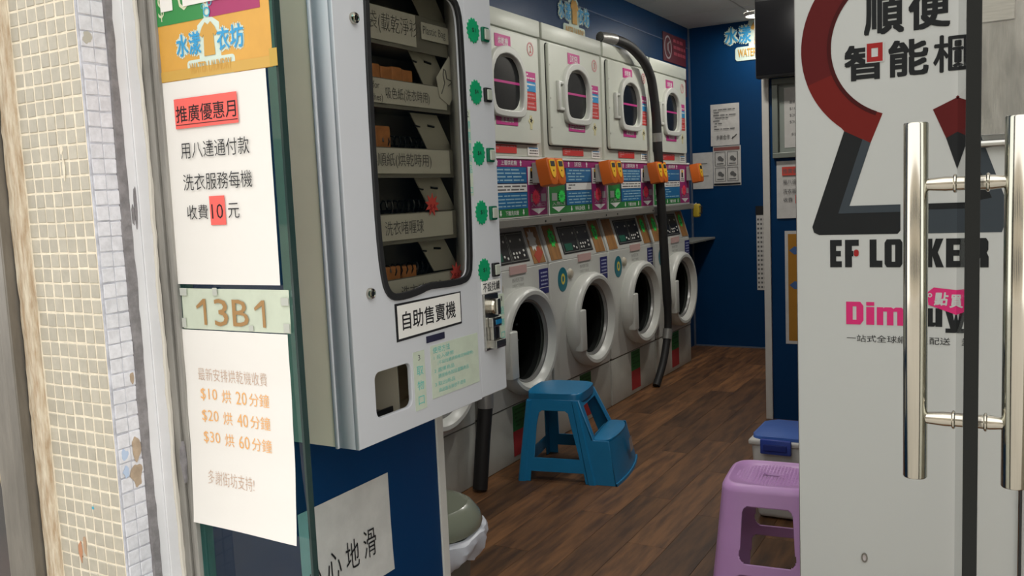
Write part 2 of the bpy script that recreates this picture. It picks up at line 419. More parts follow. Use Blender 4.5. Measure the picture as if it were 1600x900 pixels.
# ------------------------------------------------------------------ mosaic pillar at the left of the shop front
TP, TR = .0216, .0221
pillar = struct('wall_front', MB().box((-1.287, .8006, -.1), (-1.1325, .93, 2.3)), grout)
tm = MB().box((-.0094, 0, -.0097), (.0094, .0042, .0097), .0008, 1).mesh('tile'); tm.materials.append(tile_m)
tcut = MB().box((-.0035, 0, -.0101), (.0035, .0042, .0101), .0008, 1).mesh('tile'); tcut.materials.append(tile_m)
rnd = random.Random(3); rest = MB()
z = -.09; rows = []
while z < 2.29: rows.append(z); z += TR
for z in rows:
    near = .715 < z < 1.635
    for c in range(7):
        xx = -1.1435 - TP*c
        if near:
            o = bpy.data.objects.new('tile', tm); COL.objects.link(o)
            o.location = (xx + rnd.uniform(-.0005, .0005), .7998 + rnd.uniform(-.0004, .0004), z + rnd.uniform(-.0005, .0005)); o.rotation_euler = (rnd.uniform(-.03, .03), rnd.uniform(-.03, .03), rnd.uniform(-.03, .03)); o.parent = pillar
        else: rest.box((xx-.0098, .7998, z-.0101), (xx+.0098, .804, z+.0101))
o = rest.put('outer_tiles', tile_m, pillar); o['kind'] = 'stuff'
ret = struct('wall_pillar_side', MB().box((-1.1323, .8006, -.1), (-1.1286, .93, 2.3)), grout_b)
tm2 = MB().box((0, -.0095, -.0100), (.0032, .0095, .0100), .0008, 1).mesh('tile'); tm2.materials.append(tile_w)
rest = MB()
for z in rows:
    for c in range(2):
        yy = .8125 + .0200*c
        if .715 < z < 1.635:
            bare = rnd.random() < .03
            o = bpy.data.objects.new('tile', tm2); COL.objects.link(o); o.parent = ret
            o.location = (-1.1307 + rnd.uniform(-.0004, .0004), yy, z + rnd.uniform(-.0006, .0006)); o.rotation_euler = (rnd.uniform(-.03, .03), 0, rnd.uniform(-.05, .05))
        else: rest.box((-1.1307, yy-.0095, z-.01), (-1.1277, yy+.0095, z+.01))
o = rest.put('outer_tiles', tile_w, ret); o['kind'] = 'stuff'
# bare tan chips where the paint has come away
cm = mat('exposed_tan_tile', (.40, .31, .22), .8, var=.2, scale=60); cm2 = mat('blue_chip', (.42, .52, .68), .6); gm = mat('exposed_grey_tile', (.44, .42, .36), .6)
def blob(fr, u, v, ru, rv, w0, w1, name, m, parent, seed):
    r_ = random.Random(seed); n = 14; pts = []
    for i in range(n):
        k = r_.uniform(.6, 1.1); pts.append((u + ru*k*math.cos(2*PI*i/n), v + rv*k*math.sin(2*PI*i/n)))
    return MB(fr).prism(smooth_poly(pts, 1), w0, w1).put(name, m, parent)
FR_ = FL(-1.1275)
for i, (u, v, ru, rv, m_) in enumerate(((.832, .955, .008, .022, cm), (.829, .915, .012, .02, cm), (.812, .95, .006, .01, cm2), (.812, .925, .006, .01, cm2), (.836, 1.06, .004, .012, cm), (.8125, 1.547, .0085, .009, gm))):
    blob(FR_, u, v, ru, rv, 0, .0008, 'paint_chip', m_, ret, i)
for i, (u, v, ru, rv, m_) in enumerate(((-1.235, .79, .005, .018, mat('rust_stain', (.45, .22, .12), .8)), (-1.223, .80, .004, .02, mat('rust_stain2', (.42, .28, .18), .8)), (-1.195, .865, .0025, .003, teal), (-1.19, 1.395, .004, .008, grout), (-1.188, 1.37, .003, .02, grout))):
    blob(FF(.7998), u, v, ru, rv, 0, .0007, 'stain', m_, pillar, 20+i)
# grey sealant bead, white painted jamb, glazing frame
def ragged(fr, u0, u1, v0, v1, w0, w1, name, m, amp, seed, parent=None, n=160, kind=None):
    r_ = random.Random(seed); B = MB(fr); L_, R_ = [], []
    a = b_ = 0
    for i in range(n+1):
        v = v0 + (v1-v0)*i/n; a = a*.7 + r_.uniform(-amp, amp); b_ = b_*.7 + r_.uniform(-amp, amp)
        k = w1 + r_.uniform(-.0006, .0006)
        L_.append((B.v((u0+a, v, w0)), B.v((u0+a+.002, v, k)))); R_.append((B.v((u1+b_-.002, v, k)), B.v((u1+b_, v, w0))))
    for i in range(n):
        for p, q in ((L_[i][0], 0), ): pass
        B.bm.faces.new([L_[i][0], L_[i+1][0], L_[i+1][1], L_[i][1]]); B.bm.faces.new([L_[i][1], L_[i+1][1], R_[i+1][0], R_[i][0]]); B.bm.faces.new([R_[i][0], R_[i+1][0], R_[i+1][1], R_[i][1]])
    o = B.put(name, m, parent, True)
    if not parent: o['kind'] = 'structure'
    return o
ragged(FL(-1.1305), .8405, .8575, -.1, 2.3, 0, .0055, 'trim_4', sealant, .0011, 5)
jamb = struct('trim_5', MB().box((-1.15, .8555, -.1), (-1.127, .894, 2.3), .001).box((-1.1268, .872, -.1), (-1.1240, .896, 2.3), .001), white_paint)
fr5 = struct('window_frame_left', MB().box((-1.1268, .8965, -.1), (-1.108, .925, 2.3), .001).box((-1.1075, .9005, -.1), (-1.094, .925, 2.3), .0015).box((-1.0935, .893, -.1), (-1.0855, .925, 2.3), .001), frame_m)
ragged(FL(-1.1238), .889, .8965, -.1, 2.3, 0, .003, 'trim_6', mat('peeling_cream_edge', (.60, .57, .50), .7), .0012, 8)
blob(FL(-1.1268), .866, 1.313, .0035, .035, 0, .0012, 'grey_smear', sealant, jamb, 44)
blob(FL(-1.1268), .861, 1.30, .003, .02, 0, .0010, 'grey_smear', sealant, jamb, 45)
blob(FF(.893), -1.099, .92, .006, .035, 0, .004, 'grey_smear', sealant, fr5, 46)
# flaking cream angle, steel shutter guide and the dark neighbour beyond
ragged(FF(.802), -1.319, -1.286, -.1, 2.3, 0, .010, 'trim_7', cream_paint, .0012, 9)
guide = struct('trim_8', MB().box((-1.3465, .775, -.1), (-1.3195, .90, 2.3), .002).box((-1.392, .778, -.1), (-1.3485, .90, 2.3), .002), dark_steel)
MB().box((-1.3484, .786, -.1), (-1.3466, .88, 2.3)).put('groove', dark_seam, guide)
struct('window_neighbour', MB().box((-2.6, .86, -.1), (-1.393, .90, 2.3)), mat('dark_red_glass', (.04, .022, .02), .25, col2=(.014, .012, .012), scale=7))
t = thing('ring_pull', 'small brass ring pull on the dark shutter guide, at far left', 'handle', (-1.395, .80, .86))
MB(FF(.79)).tube([(-1.395 - .012*math.sin(R(a)), .889 + .028*math.cos(R(a)), .002) for a in range(0, 181, 15)], .0016, 8).put('ring', mat('old_brass', (.5, .42, .3), .35, .8), t, True)

# ------------------------------------------------------------------ shop-front pane with its notices
win = struct('window_1', MB().box((-1.0853, .9005, .03), (-.862, .911, 2.3)), pane_glass)
MB().box((-.862, .9005, .03), (-.858, .911, 2.3)).put('glass_edge', edge_m, win)
PF = FF(.9)
t = thing('amber_poster', 'amber laundry poster with green and magenta blocks, taped highest on the glass pane', 'poster', (-.98, .899, 1.488))
MB(PF).box((-1.0925, 1.488, .0006), (-.866, 1.78, .0012)).put('film', amber, t)
MB(PF).box((-1.0915, 1.568, .0012), (-.990, 1.78, .0017)).put('green_block', pgreen, t)
MB(PF).box((-.979, 1.568, .0012), (-.882, 1.78, .0017)).put('magenta_block', pmag, t)
lettering(PF, [('$', -1.081, 1.574, -1.069, 1.612), ('0', -1.040, 1.584, -1.014, 1.63)], .0022, mat('cream_print', (.62, .66, .45), .5), t, off=-.01)
MB(PF).box((-1.0745, 1.587, .0024), (-1.050, 1.70, .0032)).put('white_patch', paper, t)
MB(PF).box((-1.028, 1.589, .0024), (-.886, 1.70, .0032)).put('white_patch', paper, t)
logo(PF, -1.050, 1.492, .135, .0012, t, .0006)
MB(PF).box((-1.0925, 1.4885, .0021), (-.866, 1.503, .0023)).put('clear_tape', mat('yellowed_tape', (.60, .36, .07), .3), t)
MB(PF).box((-.870, 1.4885, .0024), (-.856, 1.512, .0028)).put('tape_end', amber_tape, t)

t, fn = sheet(PF, -1.0905, 1.193, -.880, 1.4878, .0016, 'white notice for a ten dollar washing offer, directly under the amber poster', curl=.0015, seed=2)
MB(PF).box((-1.0615, 1.4195, .0036), (-.935, 1.462, .0040)).put('red_highlight', red_hl, t)
MB(PF).box((-1.0045, 1.279, .0036), (-.974, 1.3205, .0040)).put('red_highlight', red_hl, t)
lettering(PF, [('推廣優惠月', -1.059, 1.428, -.938, 1.452)], .0042, ink, t, off=.006)
bars(PF, [(-1.060, 1.4242, -.936, 1.4252)], .0043, ink, t, 'underline')
lettering(PF, [('用八達通付款', -1.055, 1.376, -.918, 1.400), ('洗衣服務每機', -1.055, 1.330, -.917, 1.354), ('收費', -1.052, 1.288, -1.009, 1.309), ('10', -1.001, 1.288, -.978, 1.309), ('元', -.968, 1.288, -.946, 1.309)], .0042, ink, t, off=-.004)

t, fn = sheet(PF, -1.0815, 1.126, -.8665, 1.1865, .0014, 'pale green card reading 13B1 in gold, between the two white notices', mint, 'sign', .001, 'number_card', nx=8, ny=4, seed=5)
for a_, b_ in ((-1.050, -1.030), (-.932, -.912)):
    MB(PF).prism([(b_-.005, 1.133), (b_, 1.133), (b_, 1.1715), (b_-.005, 1.1715), (a_, 1.1605), (a_+.001, 1.1565), (b_-.005, 1.1640)], .0030, .0036).put('numeral_one', gold, t)
lettering(PF, [('3', -1.013, 1.132, -.985, 1.172), ('B', -.976, 1.133, -.944, 1.1715)], .0034, gold, t, off=.004)
for i, (a, b_, c_, d) in enumerate(((-1.0825, 1.176, -1.068, 1.187), (-.880, 1.165, -.866, 1.176), (-1.083, 1.128, -1.074, 1.142), (-1.013, 1.177, -1.004, 1.188), (-.878, 1.127, -.867, 1.14), (-.945, 1.127, -.936, 1.135))):
    MB(PF).box((a, b_, .0034), (c_, d, .0038)).put('tape_tab', tape, t)

t, fn = sheet(PF, -1.088, .829, -.873, 1.1245, .0022, 'curling white notice of dryer prices in orange print, lowest on the glass pane', curl=.012, seed=9, skew=(.006, 0, -.004, 0), nx=14, ny=20)
lettering(PF, [('最新安排烘乾機收費', -1.059, 1.049, -.918, 1.068)], .003, grey_orange, t, off=-.012, fn=fn)
lettering(PF, [('$10', -1.057, 1.0185, -1.022, 1.0375), ('烘', -1.012, 1.0185, -.993, 1.0375), ('20', -.983, 1.0185, -.961, 1.0375), ('分鐘', -.956, 1.0185, -.916, 1.0375),
               ('$20', -1.057, .986, -1.022, 1.005), ('烘', -1.012, .986, -.993, 1.005), ('40', -.983, .986, -.961, 1.005), ('分鐘', -.956, .986, -.916, 1.005),
               ('$30', -1.057, .9535, -1.022, .9725), ('烘', -1.012, .9535, -.993, .9725), ('60', -.983, .9535, -.961, .9725), ('分鐘', -.956, .9535, -.916, .9725)], .003, orange_ink, t, off=-.004, fn=fn)
lettering(PF, [('多謝街坊支持!', -1.052, .893, -.955, .914)], .003, grey_orange, t, off=-.012, fn=fn)

# ------------------------------------------------------------------ wall-mounted vending machine
XF = -1.012
vm = thing('vending_machine', 'white wall-mounted vending machine with dark rounded window, on the blue partition', 'vending machine', (-1.09, 1.47, .862))
VF = FL(XF)
b = MB(); b.box((-1.1695, 1.2005, .862), (-1.164, 1.735, 1.95)); b.box((-1.164, 1.2005, .862), (-1.066, 1.206, 1.95)); b.box((-1.164, 1.729, .862), (-1.066, 1.735, 1.95)); b.box((-1.164, 1.206, .862), (-1.066, 1.729, .868)); b.box((-1.164, 1.206, 1.944), (-1.066, 1.729, 1.95))
b.put('cabinet', vend_beige, vm)
plate(VF, [(1.1965, .860), (1.737, .860), (1.737, 1.952), (1.1965, 1.952)], [[(1.215, .872), (1.715, .872), (1.715, 1.935), (1.215, 1.935)]], -.0545, -.0470, 'door_flange', vend_white, vm, bev=.0015)
wo = [(1.288, 1.72), (1.281, 1.50), (1.281, 1.292), (1.284, 1.21), (1.291, 1.153), (1.302, 1.130), (1.320, 1.118), (1.343, 1.1155), (1.375, 1.1165), (1.41, 1.120), (1.436, 1.1255), (1.47, 1.1245), (1.52, 1.1225), (1.568, 1.1235), (1.590, 1.132), (1.602, 1.154), (1.607, 1.25), (1.609, 1.45), (1.609, 1.65), (1.604, 1.690), (1.590, 1.712), (1.565, 1.722), (1.42, 1.7245), (1.32, 1.7245), (1.297, 1.722)]
wo = smooth_poly(wo, 1)
cx, cz = 1.445, 1.42
def inset(pts, d):
    out = []
    n = len(pts)
    for i in range(n):
        a, b_, c_ = Vector(pts[i-1]), Vector(pts[i]), Vector(pts[(i+1) % n])
        t_ = (c_-a).normalized(); nn = Vector((-t_.y, t_.x))
        if nn.dot(Vector((cx, cz))-b_) < 0: nn = -nn
        out.append(tuple(b_ + nn*d))
    return out
wi = inset(wo, .0105)
disp = rrect(1.254, .9055, 1.366, .991, .014)
plate(VF, [(1.1995, .8615), (1.6215, .8615), (1.6215, 1.95), (1.1995, 1.95)], [wi, disp], -.010, 0, 'front_door', vend_white, vm, bev=.0015)
plate(VF, [(1.1997, .8617), (1.6213, .8617), (1.6213, 1.9498), (1.1997, 1.9498)], [[(1.204, .866), (1.617, .866), (1.617, 1.945), (1.204, 1.945)]], -.0465, -.0095, 'door_return', vend_white, vm)
MB().box((-1.0575, 1.6235, .8625), (XF-.002, 1.7345, 1.95), .0025).put('control_column', vend_white, vm)
gk = plate(VF, inset(wo, -.001), [inset(wo, .0125)], -.004, .0045, 'window_gasket', rubber, vm, bev=.0015)
plate(VF, inset(wo, .010), [], -.012, -.009, 'window_pane', window_glass, vm)
# interior
b = MB(); b.box((-1.1635, 1.2065, 1.075), (-1.162, 1.66, 1.78)); b.box((-1.162, 1.66, 1.075), (-1.06, 1.664, 1.78)); b.box((-1.162, 1.2065, 1.072), (-1.06, 1.66, 1.075)); b.box((-1.162, 1.2065, 1.775), (-1.06, 1.66, 1.78)); b.box((-1.162, 1.2062, 1.075), (-1.06, 1.2085, 1.775)); b.box((-1.066, 1.2085, 1.03), (-1.0235, 1.212, 1.78)); b.box((-1.066, 1.642, 1.03), (-1.0235, 1.66, 1.78))
b.put('liner', vend_in, vm)
IF = FL(-1.052)
shelf = [(1.605, 1.672), (1.486, 1.536), (1.352, 1.405), (1.222, 1.276), (1.100, 1.148)]
for i, (z0, z1) in enumerate(shelf):
    MB().box((-1.160, 1.211, z0), (-1.056, 1.656, z0+.004)).box((-1.0562, 1.211, z0-.004), (-1.0545, 1.656, z1+.002)).put('shelf', vend_in, vm)
    MB(IF).box((1.215, z0+.004, -.0012), (1.60 if i else 1.50, z1, -.0004)).put('shelf_label', vend_lab, vm)
    MB(FL(-1.06)).prism([(1.545, z1+.003), (1.64, z1+.003), (1.585, z1+.075), (1.49, z1+.075)], -.012, -.010).put('side_bracket', mat('rack_metal', (.30, .29, .25), .5), vm)
    hb = MB(FL(-1.0695)); hb.tube([(1.548, z1+.052, 0), (1.572, z1+.050, 0)], .0025, 6); hb.tube([(1.50, z1+.050, -.0), (1.52, z1+.048, 0)], .002, 6); hb.put('hook', black_pl, vm)
    if i in (2, 3, 4):
        hb = MB(FL(-1.085)); hb.tube([(1.40+.16*k/60, z1+.014+.014*math.sin(k*.9), .012*math.cos(k*.9)) for k in range(61)], .0018, 6); hb.put('spiral_coil', black_pl, vm, True)
        MB(FL(-1.11)).box((1.40, z1-.002, 0), (1.575, z1+.010, .02)).put('coil_tray', black_pl, vm)
LW = .0006
lettering(IF, [('袋(載乾淨衫)', 1.345, 1.622, 1.515, 1.661, 0)], LW, ink_soft, vm, off=-.008)
MB(IF).box((1.518, 1.628, 0), (1.62, 1.662, .0008)).put('shelf_label', vend_lab, vm)
lettering(IF, [('Plastic Bag', 1.523, 1.634, 1.605, 1.655)], .0014, ink_soft, vm)
lettering(IF, [('(for', 1.345, 1.512, 1.370, 1.530), ('clothes)', 1.325, 1.490, 1.378, 1.507), ('吸色紙(洗衣時用)', 1.388, 1.496, 1.535, 1.522)], LW, ink_soft, vm)
lettering(IF, [('柔順紙(烘乾時用)', 1.325, 1.366, 1.53, 1.396)], LW, ink_soft, vm)
lettering(IF, [('洗衣啫喱球', 1.362, 1.236, 1.49, 1.264)], LW, ink_soft, vm)
lettering(IF, [('Gel Ball', 1.345, 1.108, 1.398, 1.122), ('洗衣啫喱球', 1.402, 1.108, 1.545, 1.134)], LW, ink_soft, vm)
for nm, u, v in (('price_burst', 1.520, 1.292), ('price_burst', 1.598, 1.142)):
    MB(IF).prism(star(u, v, .026, 9, .52, .024), .003, .0042).put(nm, mat('pink_card', (.75, .10, .09), .6), vm)
    lettering(IF, [('$4', u-.011, v-.012, u+.010, v+.001)], .0048, mat('dark_red_ink', (.35, .02, .03), .6), vm, 'price_lettering')
# thumbs-up card
t2 = MB(IF).prism([(1.562, 1.555), (1.615, 1.605), (1.645, 1.545), (1.606, 1.500), (1.572, 1.515)], .001, .0018).put('thumb_card', vend_lab, vm)
MB(IF).tube([(1.578, 1.523, .0025), (1.586, 1.535, .0025), (1.592, 1.546, .0025), (1.587, 1.562, .0025), (1.590, 1.575, .0025), (1.597, 1.572, .0025), (1.600, 1.556, .0025), (1.618, 1.552, .0025), (1.615, 1.546, .0025), (1.604, 1.541, .0025)], .0011, 6).put('thumb_drawing', ink_soft, t2)
for k, (dy, n) in enumerate(((1.536, 5), (1.405, 2), (1.148, 3), (1.276, 1))):
    for i in range(n):
        lbl = ['brown packet on the second vending shelf', 'brown packet standing on the third vending shelf', 'brown packet on the bottom vending shelf', 'brown packet at the left end of the fourth vending shelf'][k]
        y0 = [1.335, 1.33, 1.33, 1.30][k] + i*[.036, .05, .055, .05][k]
        if n > 1: lbl += [', first from left', ', second from left', ', third from left', ', fourth from left', ', rightmost'][i]
        o = MB().box((-1.120, y0, shelf[[1, 2, 4, 3][k]][0]+.0045), (-1.075, y0+[.034, .047, .050, .04][k], dy + [.030, .042, .022, .012][k] + .003*(i % 2)), .003).put('soap_packet', brown_pack)
        tag(o, lbl, 'packet', 'brown packets inside the vending machine')
# chute behind the dispensing hole
b = MB(); b.box((-1.162, 1.235, .885), (-1.0625, 1.24, 1.02)); b.box((-1.162, 1.385, .885), (-1.0625, 1.39, 1.02)); b.box((-1.162, 1.235, .88), (-1.0625, 1.39, .885)); b.box((-1.1625, 1.235, .885), (-1.158, 1.39, 1.02)); b.box((-1.162, 1.235, 1.02), (-1.0625, 1.39, 1.025))
b.put('chute', mat('chute_lining', (.50, .46, .36), .5), vm)
MB(XYZ).box((-1.15, 1.25, .8875), (-1.065, 1.37, .8895)).box((-1.068, 1.25, .889), (-1.064, 1.37, .9)).put('chute_lip', black_pl, vm)
# locks, buttons, price bursts
for v_ in (1.624, 1.138):
    k = MB(VF).lathe([(.0105, 0), (.0105, .004), (.009, .007), (.006, .0085), (.0055, .0075), (0.0001, .0075)], (1.254, v_, .0003), 24).put('lock', chrome, vm, True)
    MB(VF).box((1.2532, v_-.004, .0079), (1.2548, v_+.004, .0084)).put('keyhole', black_pl, k)
for i, v_ in enumerate((1.656, 1.526, 1.395, 1.267, 1.140)):
    bz = plate(VF, rrect(1.6885, v_-.0155, 1.7155, v_+.0155, .003), [], -.002, .0045, 'button_bezel', [mat('green_bezel', (.0, .12, .06), .4), black_pl][i in (1, 4)], vm, bev=.001)
    MB(VF).box((1.6925, v_-.0115, .0045), (1.7125, v_+.0115, .0085), .002).put('push_button', mat('ivory_button', (.45, .47, .40), .35), bz)
    s_ = MB(VF).prism(star(1.656, v_ + .0025, .0255, 15, .82, .027), -.0018, .0006).put('price_burst', green_burst, vm)
    lettering(VF, [(('$1', '$4', '$4', '$1', '$1')[i], 1.649, v_-.002, 1.664, v_+.008)], .0011, ink, s_, 'price_lettering')
ld = MB(VF).box((1.6065, 1.307, .0002), (1.6245, 1.489, .0012)).put('order_label', mint, vm)
lettering(VF, [('2', 1.612, 1.473, 1.619, 1.485)], .0016, ink_soft, ld)
lettering(VF, [(c_, 1.6085, 1.449-.0235*i, 1.6225, 1.466-.0235*i) for i, c_ in enumerate('請選擇商品')] + [('□', 1.6095, 1.313, 1.6215, 1.325)], .0016, teal_text, ld, off=.01)
# name plate
sp_ = MB(VF).prism([(1.3255, 1.0365), (1.553, 1.0400), (1.5535, 1.108), (1.3245, 1.1095)], .0002, .0010).put('name_sticker', ink, vm)
MB(VF).prism([(1.3315, 1.0415), (1.549, 1.0445), (1.5495, 1.1055), (1.3310, 1.1050)], .0010, .0014).put('sticker_face', paper, sp_)
lettering(VF, [('自助售賣機', 1.345, 1.056, 1.530, 1.092, 0)], .0018, ink, sp_, off=.012)
MB(VF).box((1.421, 1.019, .0002), (1.485, 1.0325, .0016)).put('coin_return_slot', mat('dark_blue_grey', (.03, .03, .06), .3), vm)
l3 = MB(VF).box((1.3735, .892, .0002), (1.411, 1.008, .0012)).put('pickup_label', mint, vm)
lettering(VF, [('3', 1.388, .990, 1.396, 1.001)], .0016, ink_soft, l3)
lettering(VF, [('取', 1.382, .960, 1.404, .979), ('物', 1.382, .931, 1.404, .950), ('口', 1.383, .902, 1.403, .919)], .0016, teal_text, l3, off=.01)
l4 = MB(VF).box((1.4325, .9035, .0002), (1.612, 1.011, .0012)).put('instruction_sheet', mint, vm)
lettering(VF, [('使用方法', 1.440, .994, 1.502, 1.007)], .0016, teal_text, l4, off=.01)
lettering(VF, [('1 投入硬幣', 1.442, .981, 1.515, .990), ('(不設找續請預備足夠硬幣)', 1.455, .968, 1.590, .977), ('2 選擇商品', 1.442, .954, 1.515, .963), ('請按綠色按鈕選購商品', 1.455, .941, 1.570, .950), ('3 取出商品', 1.442, .926, 1.515, .935), ('商品售出後恕不退換', 1.455, .912, 1.555, .921)], .0016, teal_text, l4)
hw = MB(VF).box((1.6415, 1.0905, -.0015), (1.7205, 1.119, .0006)).put('handwritten_label', paper, vm)
lettering(VF, [('不設找續', 1.645, 1.094, 1.717, 1.115)], .0011, ink, hw, off=.01)
vs = MB(VF).box((1.7125, .967, -.0015), (1.7335, 1.083, .0006)).put('slot_label', mint, vm)
lettering(VF, [('1', 1.7195, 1.067, 1.7245, 1.078)], .0011, ink_soft, vs)
lettering(VF, [('投', 1.715, 1.036, 1.731, 1.054), ('幣', 1.715, 1.009, 1.731, 1.027), ('口', 1.715, .98, 1.731, .996)], .0011, teal_text, vs, off=.01)
cp = plate(VF, rrect(1.6425, .9645, 1.7025, 1.0895, .003), [], -.002, .004, 'coin_mechanism', steel, vm, bev=.001)
MB(VF).lathe([(.018, 0), (.018, .010), (.015, .014), (.0001, .014)], (1.672, 1.061, .004), 28).put('reject_knob', chrome, cp, True)
MB(VF).box((1.665, 1.043, .018), (1.680, 1.079, .024), .002).put('knob_grip', steel, cp)
MB(VF).box((1.655, 1.015, .004), (1.694, 1.037, .016), .002).box((1.66, .985, .004), (1.672, 1.02, .013), .002).put('coin_entry', steel, cp)
MB(VF).box((1.668, 1.021, .016), (1.692, 1.031, .017)).put('blue_insert', mat('blue_slot', (.01, .16, .35), .3), cp)
MB(VF).box((1.676, .985, .004), (1.694, 1.014, .0055), .001).put('return_opening', black_pl, cp)
b = MB(VF); b.box((1.657, .968, .004), (1.699, .972, .022), .001); b.box((1.657, .972, .019), (1.699, .986, .022), .001); b.box((1.657, .972, .004), (1.660, .986, .019)); b.box((1.696, .972, .004), (1.699, .986, .019))
b.put('return_cup', steel, cp)

# wet-floor sheet on the partition
t, fn = sheet(FL(-1.17), 1.195, .506, 1.472, .7215, .0014, 'worn paper warning of slippery floor, taped below the vending machine', paper_dim, curl=.004, seed=4, nx=12, ny=10)
for i, ch in enumerate('小心地滑'): lettering(FL(-1.17), [(ch, 1.206+.0565*i, .5535+.003*i, 1.243+.0565*i+.004, .6135+.003*i)], .0034, ink, t, off=-.002, fn=fn)

# ------------------------------------------------------------------ washers and dryers
YB = [2.57, 3.345, 4.12, 4.895, 5.67]
NUM = ['1', '2', '3', '5', '7']
XD = -2.105
WHERE = ['hidden partly behind the vending machine', 'beside the vending machine', 'behind the blue step stool', 'just before the black hose', 'at the far end of the row']
DF = FL(XD)
def dryer(i, y0):
    n = NUM[i]; eng = i == 2
    lab = ['white wall of dryer above the nearest washer, hidden by the vending machine', 'white stacked dryer numbered 2, nearest one right of the vending machine', 'white stacked dryer numbered 3 with English DRYER sign', 'white stacked dryer numbered 5, directly left of the tall black hose', 'white stacked dryer at the far end, right of the tall black hose'][i]
    if i == 0: lab = 'white stacked dryer nearest the entrance, behind the vending machine'
    t = thing('dryer', lab, 'dryer', (-2.4, y0+.38, 1.5), 'stacked dryers in a row')
    MB().box((-2.86, y0+.002, 1.497), (XD-.016, y0+.752, 2.185), .008).put('body', enamel, t, True)
    MB().box((-2.13, y0+.002, 2.10), (XD-.004, y0+.752, 2.183), .006).put('top_trim', enamel, t, True)
    dr = plate(DF, rrect(y0+.045, 1.562, y0+.700, 2.085, .02), [rrect(y0+.222, 1.716, y0+.500, 1.960, .085, 8)], -.014, .006, 'door', enamel, t, bev=.004)
    MB(DF).prism(rrect(y0+.041, 1.557, y0+.704, 2.089, .022), -.0159, -.0142).put('door_gap', dark_seam, t)
    # arched window ring: round top, flatter bottom
    def arch(k):
        return smooth_poly([(y0+.36+p*(1+k*5), 1.834+q*(1+k*6.5)) for p, q in ((-.145, 0), (-.14, .06), (-.10, .115), (-.03, .138), (.03, .138), (.10, .115), (.14, .06), (.145, 0), (.14, -.07), (.125, -.112), (.09, -.122), (0, -.124), (-.09, -.122), (-.125, -.112), (-.14, -.07))], 1)
    rg = plate(DF, arch(.042), [arch(0)], -.004, .030, 'window_ring', enamel2, dr, bev=.006)
    plate(DF, arch(.004), [], .001, .004, 'glass', dark_glass, dr)
    MB(DF).box((y0+.225, 1.838, .0045), (y0+.497, 1.850, .0055)).put('pink_strip', magenta, dr)
    b = MB(DF); b.box((y0+.118, 1.745, .004), (y0+.142, 1.900, .026), .006); b.box((y0+.135, 1.745, .004), (y0+.195, 1.763, .020), .006); b.box((y0+.135, 1.882, .004), (y0+.195, 1.900, .020), .006)
    b.put('handle', enamel2, dr, True)
    for zz in (1.66, 1.985): MB(DF).box((y0+.708, zz-.032, -.014), (y0+.716, zz+.032, -.003), .002).put('hinge', dark_seam, t)
    for zz in (1.65, 1.80, 1.97): MB(DF).box((y0+.050, zz, .0055), (y0+.056, zz+.007, .008)).put('screw', steel, dr)
    s = MB(DF).box((y0+.272, 2.002, .0065), (y0+.420, 2.060, .0085)).put('name_label', magenta, dr)
    lettering(DF, [('DRYER' if eng else '烘乾機', y0+.298, 2.014, y0+.394, 2.048)], .0095, white, s, off=.01)
    s = MB(DF).box((y0+.255, 1.642, .0065), (y0+.462, 1.690, .0085)).put('sanitize_label', magenta, dr)
    lettering(DF, [('Heat Sanitization' if eng else '高溫消毒', y0+(.27 if eng else .30), 1.654, y0+(.448 if eng else .42), 1.680)], .0095, white, s, off=.01)
    s = plate(DF, circ(y0+.620, 2.026, .034), [circ(y0+.620, 2.026, .026)], .0065, .0078, 'number_disc', pale_red, dr)
    lettering(DF, [(n, y0+.612, 2.009, y0+.628, 2.043)], .0085, red, s, off=.01)
    for a, b_, m_ in ((1.868, 1.913, magenta), (1.818, 1.866, bright_blue), (1.774, 1.816, red), (1.727, 1.772, red)):
        s = MB(DF).box((y0+.548, a, .0065), (y0+.662, b_, .0078)).put('side_sticker', m_, dr)
        fake_lines(DF, y0+.565, a+.006, y0+.652, b_-.004, 2, .0083, pale_red if m_ is red else white, s, .4, int(a*99))
    s = MB(DF).prism([(y0+.600, 1.643), (y0+.570, 1.672), (y0+.600, 1.702), (y0+.630, 1.672)], .0065, .0075).box((y0+.588, 1.632, .0064), (y0+.612, 1.70, .0073)).put('warning_diamond', mat('pale_yellow_sticker', (.62, .58, .34), .5), dr)
    MB(DF).prism(star(y0+.600, 1.676, .017, 5, .4), .0075, .0082).put('warning_symbol', ink, s)
    s = MB(DF).box((y0+.212, 1.512, -.0145), (y0+.474, 1.553, -.0125)).put('red_notice', red, t)
    fake_lines(DF, y0+.225, 1.518, y0+.46, 1.549, 3, -.012, pale_red, s, .4, 7)
    s = MB(DF).box((y0+.588, 1.504, -.0145), (y0+.705, 1.549, -.0125)).put('white_sticker', white, t)
    fake_lines(DF, y0+.60, 1.508, y0+.695, 1.535, 2, -.012, ink_soft, s, .5, 9); bars(DF, [(y0+.60, 1.539, y0+.695, 1.544)], -.012, bright_blue, s)
